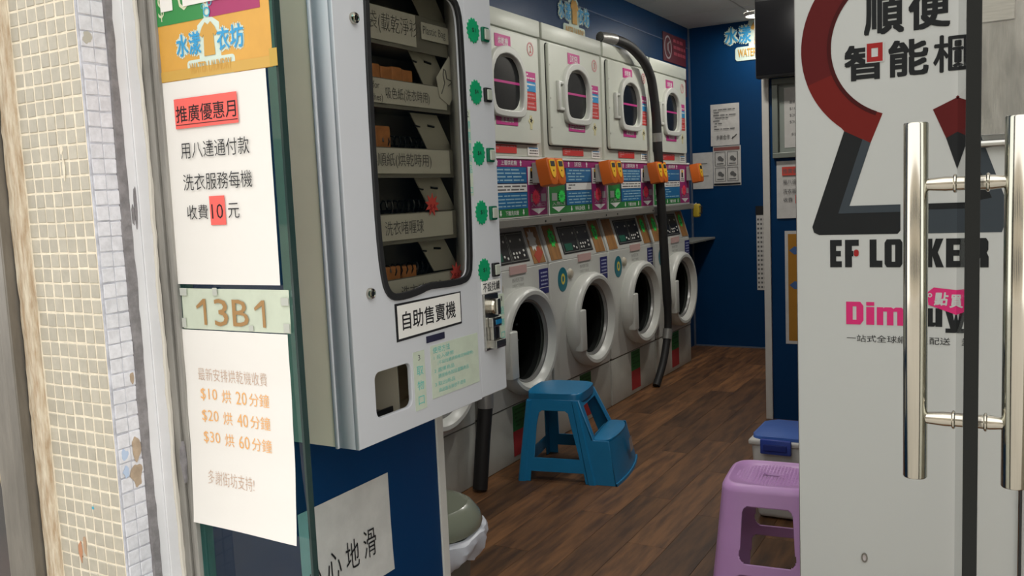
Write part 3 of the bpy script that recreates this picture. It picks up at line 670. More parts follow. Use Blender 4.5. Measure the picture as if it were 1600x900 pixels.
def console(i, y0):
    F = FL(-2.112); eng = i == 2
    lab = ['price panel behind the vending machine, nearest the entrance', 'magenta and blue price panel between dryer 2 and its washer', 'magenta and green price panel with DRYER and WASHER, under dryer 3', 'magenta and green price panel under dryer 5, left of the black hose', 'magenta and green price panel at the far end, right of the hose'][i]
    t = thing('price_panel', lab, 'panel', (-2.2, y0+.38, 1.198), 'price panels between dryers and washers')
    MB().box((-2.5, y0, 1.1965), (-2.1125, y0+.772, 1.496)).put('housing', enamel2, t)
    MB(F).box((y0, 1.484, 0), (y0+.772, 1.4955, .006), .001).put('edge_strip', white, t)
    MB(F).box((y0+.0005, 1.198, 0), (y0+.011, 1.484, .004), .001).put('divider', white, t)
    def P(a, b_, c_, d, m_, nm='print_block', w0=.0003, w1=.0012): return MB(F).box((y0+a, b_, w0), (y0+c_, d, w1)).put(nm, m_, t)
    P(.012, 1.446, .764, 1.4835, dkmag)
    P(.012, 1.354, .205, 1.445, mat('console_dark', (.10, .06, .10), .6)); P(.012, 1.205, .205, 1.353, cgreen); P(.206, 1.205, .555, 1.2425, cgreen)
    P(.206, 1.243, .555, 1.4455, mat('panel_navy', (.012, .02, .06), .6)); P(.556, 1.205, .764, 1.4455, dkmag)
    s = P(.224, 1.369, .550, 1.444, cblue, w1=.002); fake_lines(F, y0+.235, 1.373, y0+.54, 1.44, 4, .0026, mat('pale_blue_print', (.30, .50, .60), .6), s, .4, 3+i)
    s = P(.224, 1.3245, .550, 1.363, white, w1=.002); fake_lines(F, y0+.235, 1.328, y0+.54, 1.36, 2, .0026, ink_soft, s, .4, 5+i)
    s = P(.224, 1.244, .550, 1.3215, cblue, w1=.002); fake_lines(F, y0+.235, 1.249, y0+.54, 1.315, 4, .0026, mat('pale_blue_print', (.30, .50, .60), .6), s, .35, 8+i)
    s = P(.565, 1.358, .660, 1.448, white, 'phone_print', w1=.002); P(.592, 1.39, .628, 1.442, ink, w0=.002, w1=.0026); P(.594, 1.425, .626, 1.440, reader_ye, w0=.0026, w1=.003)
    fake_lines(F, y0+.575, 1.362, y0+.652, 1.385, 2, .0026, ink, s, .5, 4)
    def arrow(u, v, d, s_=.014): return [(u, v+d*s_), (u-s_*.8, v+d*.1*s_), (u-s_*.35, v+d*.1*s_), (u-s_*.35, v-d*s_), (u+s_*.35, v-d*s_), (u+s_*.35, v+d*.1*s_), (u+s_*.8, v+d*.1*s_)]
    for u_, v_, d_ in ((.262, 1.465, 1), (.495, 1.465, 1), (.280, 1.224, -1), (.505, 1.224, -1)): MB(F).prism(arrow(y0+u_, v_, d_), .0012, .002).put('arrow', white, t)
    lettering(F, [('DRYER' if eng else '上層烘乾機', y0+(.335 if eng else .30), 1.453, y0+(.425 if eng else .455), 1.477), ('WASHER' if eng else '下層洗衣機', y0+.325, 1.212, y0+.455, 1.235)], .002, white, t, off=.01)
    MB(F).prism([(y0+.040, 1.240), (y0+.198, 1.240), (y0+.12, 1.211)], .0012, .002).put('triangle', white, t); MB(F).prism([(y0+.585, 1.238), (y0+.745, 1.238), (y0+.665, 1.209)], .0012, .002).put('triangle', white, t)
    for u in (.045, .59):
        s = P(u, 1.272, u+.060, 1.312, mat('grey_print', (.30, .32, .30), .6), 'coin_icon', w0=.0012, w1=.002)
        lettering(F, [('入幣口', y0+u, 1.246, y0+u+.15, 1.266)], .002, mat('light_print', (.45, .40, .42), .6), t)
    P(.70, 1.272, .75, 1.312, mat('grey_print2', (.40, .34, .38), .6), 'coin_icon', w0=.0012, w1=.002)
    s = MB(F).prism(star(y0+.158, 1.293, .043, 14, .75, .036), .003, .0045).put('price_burst', green_sign, t); lettering(F, [('$5', y0+.14, 1.286, y0+.176, 1.302)], .005, cgreen, s)
    s = MB(F).prism(star(y0+.640, 1.296, .046, 16, .72, .040), .003, .0045).put('price_burst', pink_burst, t); lettering(F, [('$5', y0+.62, 1.288, y0+.66, 1.304)], .005, red, s)
def washer(i, y0):
    lab = ['white front-loading washer nearest the entrance, mostly hidden behind the vending machine', 'white front-loading washer beside the coin slot of the vending machine', 'white front-loading washer directly behind the blue step stool', 'white front-loading washer left of the tall black hose', 'white front-loading washer at the far end, right of the hose'][i]
    t = thing('washing_machine', lab, 'washing machine', (-2.4, y0+.38, 0), 'front-loading washers in a row')
    XW = -2.118; F = FL(XW)
    yc, zc = y0+.435, .592
    MB().box((-2.86, y0+.006, .002), (XW-.004, y0+.760, .284), .004).put('plinth', plinth_m, t, True)
    plate(F, rrect(y0+.004, .288, y0+.758, .948, .012), [circ(yc, zc, .215, 36)], -.06, 0, 'front_panel', enamel2, t, bev=.004)
    b = MB(); b.box((-2.86, y0+.006, .288), (XW-.061, y0+.02, 1.145)); b.box((-2.86, y0+.742, .288), (XW-.061, y0+.756, 1.145)); b.box((-2.86, y0+.02, .9), (XW-.061, y0+.742, 1.148)); b.put('body', enamel2, t)
    MB(F).prism([(y0+.004, .286), (y0+.758, .286), (y0+.758, .2875), (y0+.004, .2875)], -.03, -.004).put('plinth_gap', dark_seam, t)
    # control fascia leaning back
    CF = Fr((XW, 0, .950), (0, 1, 0), Vector((-.058, 0, .195)).normalized(), Vector((.195, 0, .058)).normalized())
    H_ = .2034
    cf = MB(CF).box((y0+.004, 0, -.02), (y0+.758, H_, 0), .004).put('control_fascia', enamel2, t, True)
    for a, c_ in ((.030, .158), (.610, .738)): MB(CF).box((y0+a, .008, .0005), (y0+c_, H_-.004, .0025)).put('wood_strip', wood_lam, cf)
    dp = MB(CF).box((y0+.195, .028, .0005), (y0+.575, H_-.018, .004), .002).put('display_panel', black_pl, cf)
    fr2 = []
    for (a, c_) in ((.205, .395), (.405, .565)):
        a0, b0, a1, b1 = y0+a, .036, y0+c_, H_-.027
        fr2 += [(a0, b0, a1, b0+.002), (a0, b1-.002, a1, b1), (a0, b0, a0+.002, b1), (a1-.002, b0, a1, b1)]
    bars(CF, fr2, .0044, mat('panel_line', (.30, .31, .28), .5), dp, 'panel_lines', .0006)
    bb = MB(CF)
    for u, v in ((.24, .14), (.36, .14), (.43, .14), (.53, .14), (.335, .065), (.365, .055), (.43, .075), (.46, .075), (.49, .075), (.43, .055), (.46, .055), (.535, .085), (.53, .06)): bb.prism(circ(y0+u, v, .0065, 10), .004, .0065)
    bb.put('buttons', white_burst, dp)['kind'] = 'stuff'
    MB(CF).box((y0+.225, .045, .004), (y0+.315, .085, .0048)).put('green_display', mat('dark_green_print', (.01, .10, .06), .4), dp)
    if i == 1: MB(CF).prism(star(y0+.655, .130, .045, 9, .7, .062), .003, .005).put('sticker_burst', white_burst, cf); MB(CF).prism([(y0+.66, .005), (y0+.735, .06), (y0+.70, .10), (y0+.63, .05)], .003, .004).put('red_sticker', mat('brick_red', (.40, .06, .03), .6), cf)
    if i in (2, 3, 4): o_ = MB(CF).prism(star(y0+.66, .130, .036, 9, .7, .052), .003, .005).put('sticker_burst', green_sign, cf); lettering(CF, [('$', y0+.645, .10, y0+.675, .155)], .0055, cgreen, o_)
    if i in (1, 2, 4): o_ = MB(CF).prism(star(y0+.10, .128, .040, 9, .7, .055), .003, .005).put('sticker_burst', green_sign, cf); lettering(CF, [('$', y0+.085, .10, y0+.115, .155)], .0055, cgreen, o_)
    MB(F).box((y0+.35, .925, -.001), (y0+.515, .965, .006)).put('pink_tab', mat('pink_print', (.55, .36, .34), .6), t)
    # stickers
    s = MB(F).box((y0+.652, .795, .0003), (y0+.755, .925, .0016)).put('navy_sticker', navy, t)
    fake_lines(F, y0+.665, .835, y0+.745, .915, 4, .002, mat('pale_navy_print', (.35, .38, .55), .6), s, .4, 6); bars(F, [(y0+.655, .826, y0+.752, .829)], .002, white, s)
    s = plate(F, circ(y0+.150, .846, .058, 28, .066), [], .0003, .0015, 'round_sticker', mat('teal_sticker', (.0, .15, .20), .5), t)
    plate(F, circ(y0+.152, .848, .024, 20, .030), [circ(y0+.152, .848, .012, 20, .016)], .0016, .0024, 'zero_mark', mat('yellow_print', (.65, .55, .08), .5), s)
    b = MB(F); b.lathe([(.0001, .014), (.018, .014), (.024, .010), (.028, .003), (.030, 0)], (y0+.243, .868, 0), 20); b.put('detergent_knob', mat('knob_beige', (.48, .44, .35), .5), t, True)
    lettering(F, [('INVERTER', y0+.375, .885, y0+.49, .905), ('DIRECT DRIVE', y0+.375, .86, y0+.49, .875)], .0006, mat('faint_grey_print', (.30, .30, .28), .6), t)
    s = plate(F, circ(y0+.70, .665, .020, 20, .024), [circ(y0+.70, .665, .014, 20, .018)], .0003, .0014, 'number_ring', mat('green_print', (.02, .16, .08), .5), t)
    lettering(F, [(NUM[i], y0+.692, .652, y0+.708, .678)], .002, ink, s, off=.01)
    s = MB(FL(XW-.004)).box((y0+.325, .155, .0003), (y0+.475, .280, .0016)).put('green_label', mat('plinth_green', (.02, .16, .04), .5), t)
    MB(FL(XW-.004)).box((y0+.325, .030, .0003), (y0+.475, .1545, .0016)).put('red_label', mat('plinth_red', (.38, .03, .035), .5), t)
    fake_lines(FL(XW-.004), y0+.34, .17, y0+.46, .27, 5, .0022, mat('plinth_green_print', (.01, .08, .02), .6), s, .4, 2)
    # door
    dm = MB(F).lathe([(.268, .0), (.276, .02), (.278, .048), (.270, .068), (.256, .078), (.238, .077), (.222, .060), (.212, .040)], (yc, zc, 0), 56, sy=.965).put('door_ring', enamel2, t, True)
    MB(F).lathe([(.213, .041), (.208, .044), (.202, .040), (.198, .026)], (yc, zc, 0), 48, sy=.965).put('inner_rim', mat('rim_grey', (.30, .30, .29), .3, .5), dm, True)
    MB(F).lathe([(.200, .028), (.185, .010), (.15, -.03), (.11, -.06), (.0001, -.07)], (yc, zc, 0), 40, sy=.965).put('glass_bowl', door_glass, dm, True)
    MB(F).box((yc-.246, zc-.150, .040), (yc-.178, zc+.080, .086), .008, 3).put('door_handle', enamel2, dm, True)
    dmt = mat('drum_steel', (.22, .22, .22), .22, .9, bump=1, bscale=28)
    MB(F).lathe([(.213, -.055), (.213, -.10), (.205, -.12), (.205, -.45), (.0001, -.47)], (yc, zc, 0), 40).put('drum', dmt, t, True)
    MB(F).lathe([(.214, .0), (.196, -.02), (.196, -.07), (.208, -.11)], (yc, zc, 0), 40).put('gasket', rubber, t, True)
    b = MB(F)
    for a in range(0, 360, 12):
        for w_ in (-.13, -.16, -.19, -.22, -.26, -.30):
            if (a//12 + int(-w_*20)) % 2 == 0:
                aa = R(a+ w_*80); c_, s__ = math.cos(aa), math.sin(aa)
                b.prism(circ(yc+.198*c_, zc+.198*s__, .006, 6), w_-.004, w_+.004)
    o = b.put('drum_stud_glints', mat('drum_glint_steel', (.75, .75, .73), .3, .3), t); o['kind'] = 'stuff'  # studs coloured pale to stand for glints inside the drum
    if i in (1, 2): MB(F).prism(smooth_poly([(yc-.13, zc-.150), (yc+.0, zc-.178), (yc+.06, zc-.165), (yc-.04, zc-.115), (yc-.11, zc-.115)], 2), -.085, -.078).put('green_seal_print', mat('seal_green', (.02, .30, .05), .5), t)
for i, y0 in enumerate(YB):
    washer(i, y0); console(i, y0); dryer(i, y0)
t = tag(MB().box((-2.118, 2.57, 1.1555), (-2.078, 6.44, 1.1945), .003).box((-2.5, 2.57, 1.1555), (-2.119, 6.44, 1.1595)).put('metal_ledge', mat('dull_ledge_steel', (.28, .27, .24), .45, .4)), 'long grey metal ledge running between the price panels and the washers', 'ledge')
for yb in YB[1:]:
    for d in (-.10, .07):
        b = MB(FL(-2.078)); b.lathe([(.006, 0), (.005, .003), (.0001, .004)], (yb+d, 1.172, 0), 10); b.put('bolt', dark_seam, t)
# card readers
def reader(yc, label):
    x0 = -2.108
    t = thing('card_reader', label, 'card reader', (x0+.07, yc, 1.345), 'orange card readers on the price panels')
    MB().box((x0, yc-.034, 1.365), (x0+.046, yc+.034, 1.468), .003).put('mounting_box', mat('reader_grey', (.36, .35, .33), .5), t)
    b = MB(Fr((x0+.048, yc, 1.345), (0, 1, 0), Vector((-.02, 0, .135)).normalized(), Vector((.135, 0, .02)).normalized()))
    pr = [(-.041, .03), (-.036, .004), (-.016, -.002), (.016, -.002), (.036, .004), (.041, .03), (.046, .125), (.040, .136), (-.040, .136), (-.046, .125)]
    b.prism(pr, 0, .066, .006); b.put('casing', reader_or, t, True)
    G = Fr((x0+.048, yc, 1.345), (0, 1, 0), Vector((-.02, 0, .135)).normalized(), Vector((.135, 0, .02)).normalized())
    f_ = MB(G).prism(smooth_poly([(-.030, .126), (.030, .126), (.034, .10), (.026, .06), (.010, .034), (-.010, .034), (-.026, .06), (-.034, .10)], 2), .066, .069).put('yellow_face', reader_ye, t)
    MB(G).box((-.022, .092, .069), (.022, .118, .071), .001).put('screen', mat('reader_screen', (.03, .035, .04), .15), f_)
    MB(G).prism(circ(0, .070, .004, 10), .069, .071).put('sensor_dot', ink, f_)
RL = [('left reader of the orange pair nearest the vending machine', 'right reader of the orange pair nearest the vending machine'),
      ('left reader of the middle orange pair, between dryers 3 and 5', 'right reader of the middle orange pair, between dryers 3 and 5'),
      ('orange card reader just left of the tall black hose', 'orange card reader half hidden behind the tall black hose'),
      ('last orange card reader at the far end of the row, by the back wall', None)]
for k, yb in enumerate((4.12, 4.895, 5.67, 6.445)):
    reader(yb-.138, RL[k][0]) if k < 3 else reader(yb-.045, RL[k][0])
    if RL[k][1]: reader(yb-.048, RL[k][1])
# hoses
t = thing('drain_hose', 'tall black hose arching over the dryers and down to the floor', 'hose', (-2.05, 5.6, 0), 'black insulated hoses')
pts = [(-2.14, 4.93, 2.217), (-2.10, 5.06, 2.215), (-2.065, 5.21, 2.190), (-2.045, 5.37, 2.125), (-2.04, 5.46, 2.06), (-2.04, 5.52, 1.98), (-2.04, 5.575, 1.78), (-2.04, 5.60, 1.5), (-2.04, 5.635, 1.15), (-2.04, 5.67, .8), (-2.04, 5.70, .5), (-2.042, 5.69, .33), (-2.045, 5.60, .15), (-2.055, 5.48, .01)]
sm = []
for i in range(len(pts)-1):
    p0, p1, p2, p3 = [Vector(pts[max(0, min(len(pts)-1, i+k))]) for k in (-1, 0, 1, 2)]
    for q in range(5):
        u = q/5; sm.append(tuple(.5*((2*p1)+(p2-p0)*u+(2*p0-5*p1+4*p2-p3)*u*u+(3*p1-p0-3*p2+p3)*u**3)))
sm.append(pts[-1])
MB().tube(sm, .029, 14, radii=[.030 if i < len(sm)-16 else .026 for i in range(len(sm))]).put('hose', rubber, t, True)
dt = mat('silver_tape', (.30, .30, .29), .35, .4, bump=.4, bscale=50)
for a, b_ in ((0, 6), (32, 34), (54, 57)): MB().tube(sm[a:b_], .0325, 14).put('tape_band', dt, t, True)
t = thing('drain_hose', 'short black hose dropping to the floor under the vending machine end', 'hose', (-2.05, 3.3, 0), 'black insulated hoses')
pts2 = [(-2.045, 3.35, 2.16), (-2.045, 3.36, 1.6), (-2.045, 3.345, 1.1), (-2.045, 3.32, .7), (-2.045, 3.305, .45), (-2.045, 3.30, .38), (-2.05, 3.27, .22), (-2.06, 3.245, .012)]
MB().tube(pts2, .034, 14).put('hose', rubber, t, True)
MB().tube([(-2.045, 3.306, .46), (-2.045, 3.302, .42), (-2.045, 3.299, .37)], .037, 14).put('tape_band', dt, t, True)
# yellow device at far end of ledge
t = thing('hanging_torch', 'small yellow torch hanging at the far end of the metal ledge', 'torch', (-2.07, 6.50, 1.08))
MB().box((-2.10, 6.465, 1.09), (-2.05, 6.525, 1.19), .012, 3).put('casing', mat('torch_yellow', (.45, .33, .03), .4), t, True)
MB().tube([(-2.075, 6.475, 1.12), (-2.035, 6.49, 1.12), (-2.035, 6.49, 1.17), (-2.075, 6.475, 1.17)], .006, 8).put('handle', black_pl, t)
MB().tube([(-2.10, 6.45, 1.175), (-2.075, 6.49, 1.195)], .004, 8).put('hook', steel, t)
# corner shelf
t = thing('corner_shelf', 'narrow grey shelf in the back corner beside the last washer', 'shelf', (-2.2, 6.8, .88))
MB().box((-2.308, 6.50, .888), (-2.118, 7.098, .906), .003).put('board', mat('grey_shelf', (.22, .22, .20), .5), t)
MB().box((-2.306, 6.9, .78), (-2.296, 6.92, .888)).box((-2.296, 6.9, .878), (-2.14, 6.92, .888)).put('bracket', dark_steel, t)

# ------------------------------------------------------------------ wall signs
t = thing('wall_logo', 'laundry logo sign with golden shirt on the blue wall above dryer 3', 'sign', (-2.31, 4.95, 2.2))
logo(FL(-2.309), 4.72, 2.235, .43, .0, t, .008)
t = thing('wall_logo', 'laundry logo sign on the back wall, partly behind the television', 'sign', (-1.75, 7.098, 2.3))
logo(FF(7.098), -2.01, 2.305, .56, .0, t, .01)
for k, (z0, z1) in enumerate(((2.275, 2.49), (2.04, 2.262))):
    t = thing('safety_sign', ['dark red circle sign, upper one on the left wall above the last dryer', 'dark red circle sign, lower one on the left wall, behind the last dryer'][k], 'sign', (-2.31, 6.76, z0), 'dark red signs near the back corner')
    F = FL(-2.309)
    MB(F).box((6.49, z0, 0), (7.02, z1, .005), .001).put('board', mat('dark_red_board', (.10, .012, .02), .5), t)
    plate(F, circ(6.595, (z0+z1)/2, .082, 30, .088), [circ(6.595, (z0+z1)/2, .068, 30, .074)], .0052, .0065, 'ring', mat('dim_white_print', (.35, .30, .32), .5), t)
    MB(F).tube([(6.62, z0+.15, .007), (6.58, (z0+z1)/2+.02, .007), (6.58, (z0+z1)/2-.02, .007), (6.62, z0+.06, .007)], .008, 6).put('symbol', mat('dim_white_print', (), .5), t)
    fake_lines(F, 6.70, z0+.05, 7.0, z1-.02, 3, .0062, mat('dim_red_print', (.30, .05, .07), .5), t, .5, k, 'printed_lines')
FB = FF(7.098)
t, fn = sheet(FB, -2.136, 1.638, -1.904, 1.968, .001, 'white typed notice with handwriting, highest on the back wall', paper_dim, curl=.006, seed=11)
fake_lines(FB, -2.115, 1.76, -1.93, 1.935, 8, .007, ink_soft, t, .35, 12); lettering(FB, [('多謝合作', -2.09, 1.685, -1.98, 1.722)], .008, ink, t); MB(FB).tube([(-1.925, 1.722, .008), (-1.965, 1.688, .008), (-1.955, 1.705, .008)], .003, 6).put('ink_tick', ink, t)
t, fn = sheet(FB, -2.122, 1.318, -1.897, 1.634, .001, 'white poster with four pictogram boxes, low on the back wall', paper_dim, 'poster', .002, 'pictogram_poster', seed=12)
bars(FB, [(-2.115, 1.600, -1.905, 1.625)], .004, mat('brown_red_print', (.25, .08, .07), .6), t); bars(FB, [(-2.118, 1.322, -1.902, 1.338)], .004, ink, t)
for a in (-2.106, -2.006):
    for b_ in (1.352, 1.476):
        fr_ = [(a, b_, a+.086, b_+.003), (a, b_+.108, a+.086, b_+.111), (a, b_, a+.003, b_+.111), (a+.083, b_, a+.086, b_+.111)]
        bars(FB, fr_, .004, ink, t, 'pictogram_frame'); MB(FB).prism(circ(a+.04, b_+.062, .018, 12), .003, .0042).prism(circ(a+.058, b_+.050, .014, 12), .003, .0043).put('pictogram', ink_soft, t); bars(FB, [(a+.015, b_+.015, a+.07, b_+.022)], .004, ink_soft, t)
t, fn = sheet(FB, -2.292, 1.300, -2.125, 1.592, .001, 'plain white sheet with faint lines, leftmost on the back wall', paper_dim, curl=.004, seed=13)
bars(FB, [(-2.27, 1.50, -2.17, 1.505), (-2.25, 1.40, -2.16, 1.405)], .006, ink_soft, t)
t = thing('wall_calendar', 'narrow paper strip of tiny figures hanging low on the back wall', 'calendar', (-1.74, 7.09, .47))
MB(FB).box((-1.782, .474, .001), (-1.672, 1.075, .003)).put('strip', paper_dim, t); MB(FB).box((-1.786, 1.075, .001), (-1.668, 1.145, .006)).put('header', ink, t)
cal = [(-1.775+.024*a, .49+.036*k, -1.775+.024*a+.015, .49+.036*k+.016) for k in range(16) for a in range(4)]
bars(FB, cal, .0036, ink_soft, t, 'printed_figures')

# ------------------------------------------------------------------ things around the right-hand wall end
FW = FF(4.929)
t = thing('television', 'black flat television mounted high on the blue wall end, side on', 'television', (-.85, 4.80, 1.87))
MB().box((-1.195, 4.79, 1.865), (-.45, 4.845, 2.275), .006).put('casing', black_pl, t, True)
MB().box((-.95, 4.845, 1.99), (-.75, 4.925, 2.16), .004).put('wall_mount', dark_steel, t)
MB().box((-1.19, 4.7885, 1.88), (-.46, 4.7898, 2.26)).put('screen', mat('screen_black', (.010, .010, .012), .12), t)
b = MB(FL(0))
sm_ = MB().box((-1.1975, 4.795, 1.975), (-1.1955, 4.84, 2.225)).put('side_label', white, t)
for k in range(6): MB().box((-1.1985, 4.795, 1.985+.04*k), (-1.1976, 4.84, 2.005+.04*k)).put('label_mark', (red, water_blue, ink_soft)[k % 3], sm_)
t = thing('notice_board', 'grey framed glass notice board with a price sheet, under the television', 'notice board', (-.95, 4.92, 1.447))
b = MB(FW); b.box((-1.138, 1.447, 0), (-.70, 1.475, .03), .002); b.box((-1.138, 1.837, 0), (-.70, 1.868, .03), .002); b.box((-1.138, 1.475, 0), (-1.108, 1.837, .03), .002); b.box((-.73, 1.475, 0), (-.70, 1.837, .03), .002)
b.put('frame', mat('board_frame', (.22, .24, .21), .4, .3), t); MB(FW).box((-1.108, 1.475, 0), (-.73, 1.837, .006)).put('backing', mat('board_backing', (.26, .29, .26), .6), t)
ps = MB(FW).box((-1.078, 1.50, .0062), (-.87, 1.818, .008)).put('price_sheet', paper_dim, t)
lettering(FW, [('最新安排烘乾機收費', -1.05, 1.732, -.90, 1.75), ('$10 烘 20 分鐘', -1.05, 1.696, -.90, 1.716), ('$20 烘 40 分鐘', -1.05, 1.661, -.90, 1.681), ('$30 烘 60 分鐘', -1.05, 1.626, -.90, 1.646), ('多謝街坊支持!', -1.042, 1.56, -.94, 1.578)], .0086, ink_soft, ps)
t, fn = sheet(FW, -1.124, 1.121, -.912, 1.430, .001, 'white offer notice with red heading, on the wall end under the notice board', paper_dim, curl=.006, seed=21)
MB(FW).box((-1.094, 1.352, .0075), (-.96, 1.398, .008)).put('red_highlight', mat('dim_red_highlight', (.62, .07, .05), .7), t)
MB(FW).box((-1.025, 1.20, .0075), (-.995, 1.245, .008)).put('red_highlight', mat('dim_red_highlight', (), .7), t)
lettering(FW, [('推廣優惠月', -1.09, 1.362, -.965, 1.388), ('用八達通付款', -1.09, 1.304, -.945, 1.33), ('洗衣服務每機', -1.09, 1.254, -.945, 1.28), ('收費', -1.088, 1.21, -1.04, 1.233), ('10', -1.022, 1.21, -.998, 1.233), ('元', -.985, 1.21, -.96, 1.233)], .0086, ink_soft, t)
t = thing('map_poster', 'orange poster with white border and blue arrows, low on the wall end', 'poster', (-.93, 4.92, .43))
MB(FW).box((-1.085, .430, .001), (-.76, 1.052, .002)).put('sheet', paper_dim, t); MB(FW).box((-1.068, .447, .002), (-.777, 1.035, .0026)).put('orange_field', mat('poster_orange', (.42, .20, .03), .6, var=.06, scale=12), t)
for z_ in (.945, .755): MB(FW).prism([(-1.062, z_), (-1.035, z_+.022), (-.985, z_+.014), (-.985, z_-.014), (-1.035, z_-.022)], .0026, .0032).put('blue_arrow', mat('arrow_blue', (.05, .12, .30), .6), t)

# ------------------------------------------------------------------ blue step stool
O = Vector((-1.86, 3.70, 0)); A = Vector((.98, .18, 0)).normalized(); B_ = Vector((-.18, .98, 0)).normalized()
def SF(p): return O + A*p[0] + B_*p[1] + Vector((0, 0, p[2]))
class LF:
    def __call__(s, p): return SF(p)
lf = LF()
st = thing('step_stool', 'blue plastic two-step stool standing in the aisle before the washers', 'step stool', tuple(O))
def bh(z): return .232 - .085*z/.39
MB(lf).prism(smooth_poly([(-.135, -.13), (-.10, -.150), (.09, -.150), (.125, -.13), (.135, 0), (.125, .13), (.09, .150), (-.10, .150), (-.135, .13), (-.145, 0)], 2), .352, .392, .010).put('seat', blue_pl, st, True)
outer = [(-.150, 0), (-.128, .365), (.118, .365), (.190, .192), (.262, .192), (.298, 0), (.160, 0), (.150, .045), (-.098, .045), (-.100, 0)]
hole = [(-.085, .105), (-.078, .25), (-.068, .305), (-.055, .315), (.055, .315), (.070, .305), (.085, .25), (.130, .105)]
for sg in (-1, 1):
    def fn_(p, sg=sg): return (p[0], sg*(bh(p[1]) + p[2]), p[1])
    plate(lf, outer, [hole], -.008, 0, 'side_panel', blue_pl, st, bev=.0018, fn=fn_)
    # raised leg ribs
    for (a0, a1) in (((-.140, 0), (-.118, .360)), ((.190, 0), (.100, .360))):
        b = MB(lf); q = []
        for (aa, zz) in (a0, a1): q.append((aa, zz))
        ps = []
        for dz, wd in ((0, .020), (1, .014)):
            aa, zz = q[dz]
            ps.append([(aa-wd, sg*(bh(zz)+0), zz), (aa-wd*.6, sg*(bh(zz)+.008), zz), (aa+wd*.6, sg*(bh(zz)+.008), zz), (aa+wd, sg*(bh(zz)), zz)])
        r0 = [b.v(p) for p in ps[0]]; r1 = [b.v(p) for p in ps[1]]
        for k in range(4): b.bm.faces.new([r0[k], r0[(k+1) % 4], r1[(k+1) % 4], r1[k]])
        b.bm.faces.new(r0); b.bm.faces.new(r1)
        b.put('leg_rib', blue_pl, st, True)
# step tread, riser, slanted legs above the step, rear frame
MB(lf).prism(smooth_poly([(.175, -.180), (.235, -.183), (.262, -.165), (.280, -.09), (.285, 0), (.280, .09), (.262, .165), (.235, .183), (.175, .180)], 1), .178, .196, .005).put('step_tread', blue_pl, st, True)
b = MB(lf); n = 14; top = []; bot = []
for k in range(n+1):
    u = -1 + 2*k/n; cv = .022*(1-u*u)
    top.append(b.v((.262+cv, u*.188, .188))); bot.append(b.v((.300+cv, u*.230, 0)))
for k in range(n): b.bm.faces.new([bot[k], bot[k+1], top[k+1], top[k]])
rs = b.put('step_riser', blue_pl, st, True)
b = MB(lf); prev = None
for k in range(n+1):
    u = -1 + 2*k/n; cv = .022*(1-u*u)
    ring = [b.v((.298+cv, u*.230, 0)), b.v((.306+cv, u*.236, 0)), b.v((.304+cv, u*.236, .012)), b.v((.298+cv, u*.230, .012))]
    if prev:
        for q in range(4): b.bm.faces.new([prev[q], prev[(q+1) % 4], ring[(q+1) % 4], ring[q]])
    prev = ring
b.put('bottom_rim', blue_pl, st, True)
def slf(p): # (b, s, w): s runs from seat front edge to tread
    return (.118 + .072*p[1] + p[2]*.9, p[0], .362 - .170*p[1])
b_t, b_b = bh(.362), bh(.192)
plate(lf, [(-b_t, 0), (b_t, 0), (b_b, 1), (-b_b, 1)], [[(-b_t+.045, .18), (b_t-.045, .18), (b_b-.045, .97), (-b_b+.045, .97)]], -.008, 0, 'upper_leg_frame', blue_pl, st, fn=slf)
def rf(p): return (-.150 + .022*p[1]/.365 - p[2], p[0], p[1])
plate(lf, [(-bh(0), 0), (-bh(.36), .362), (bh(.36), .362), (bh(0), 0), (bh(0)-.05, 0), (bh(.04)-.052, .045), (-bh(.04)+.052, .045), (-bh(0)+.05, 0)], [[(-bh(.1)+.05, .105), (bh(.1)-.05, .105), (bh(.3)-.05, .31), (-bh(.3)+.05, .31)]], -.008, 0, 'end_panel', blue_pl, st, fn=rf)
b = MB(lf)
p4 = [(.305, .02, .085), (.304, .085, .085), (.297, .083, .150), (.298, .02, .150)]
b.bm.faces.new([b.v((p[0]+.0125, p[1], p[2])) for p in p4])
b.put('paper_sticker', mat('stained_sticker', (.42, .36, .33), .7, var=.2, scale=80), rs)

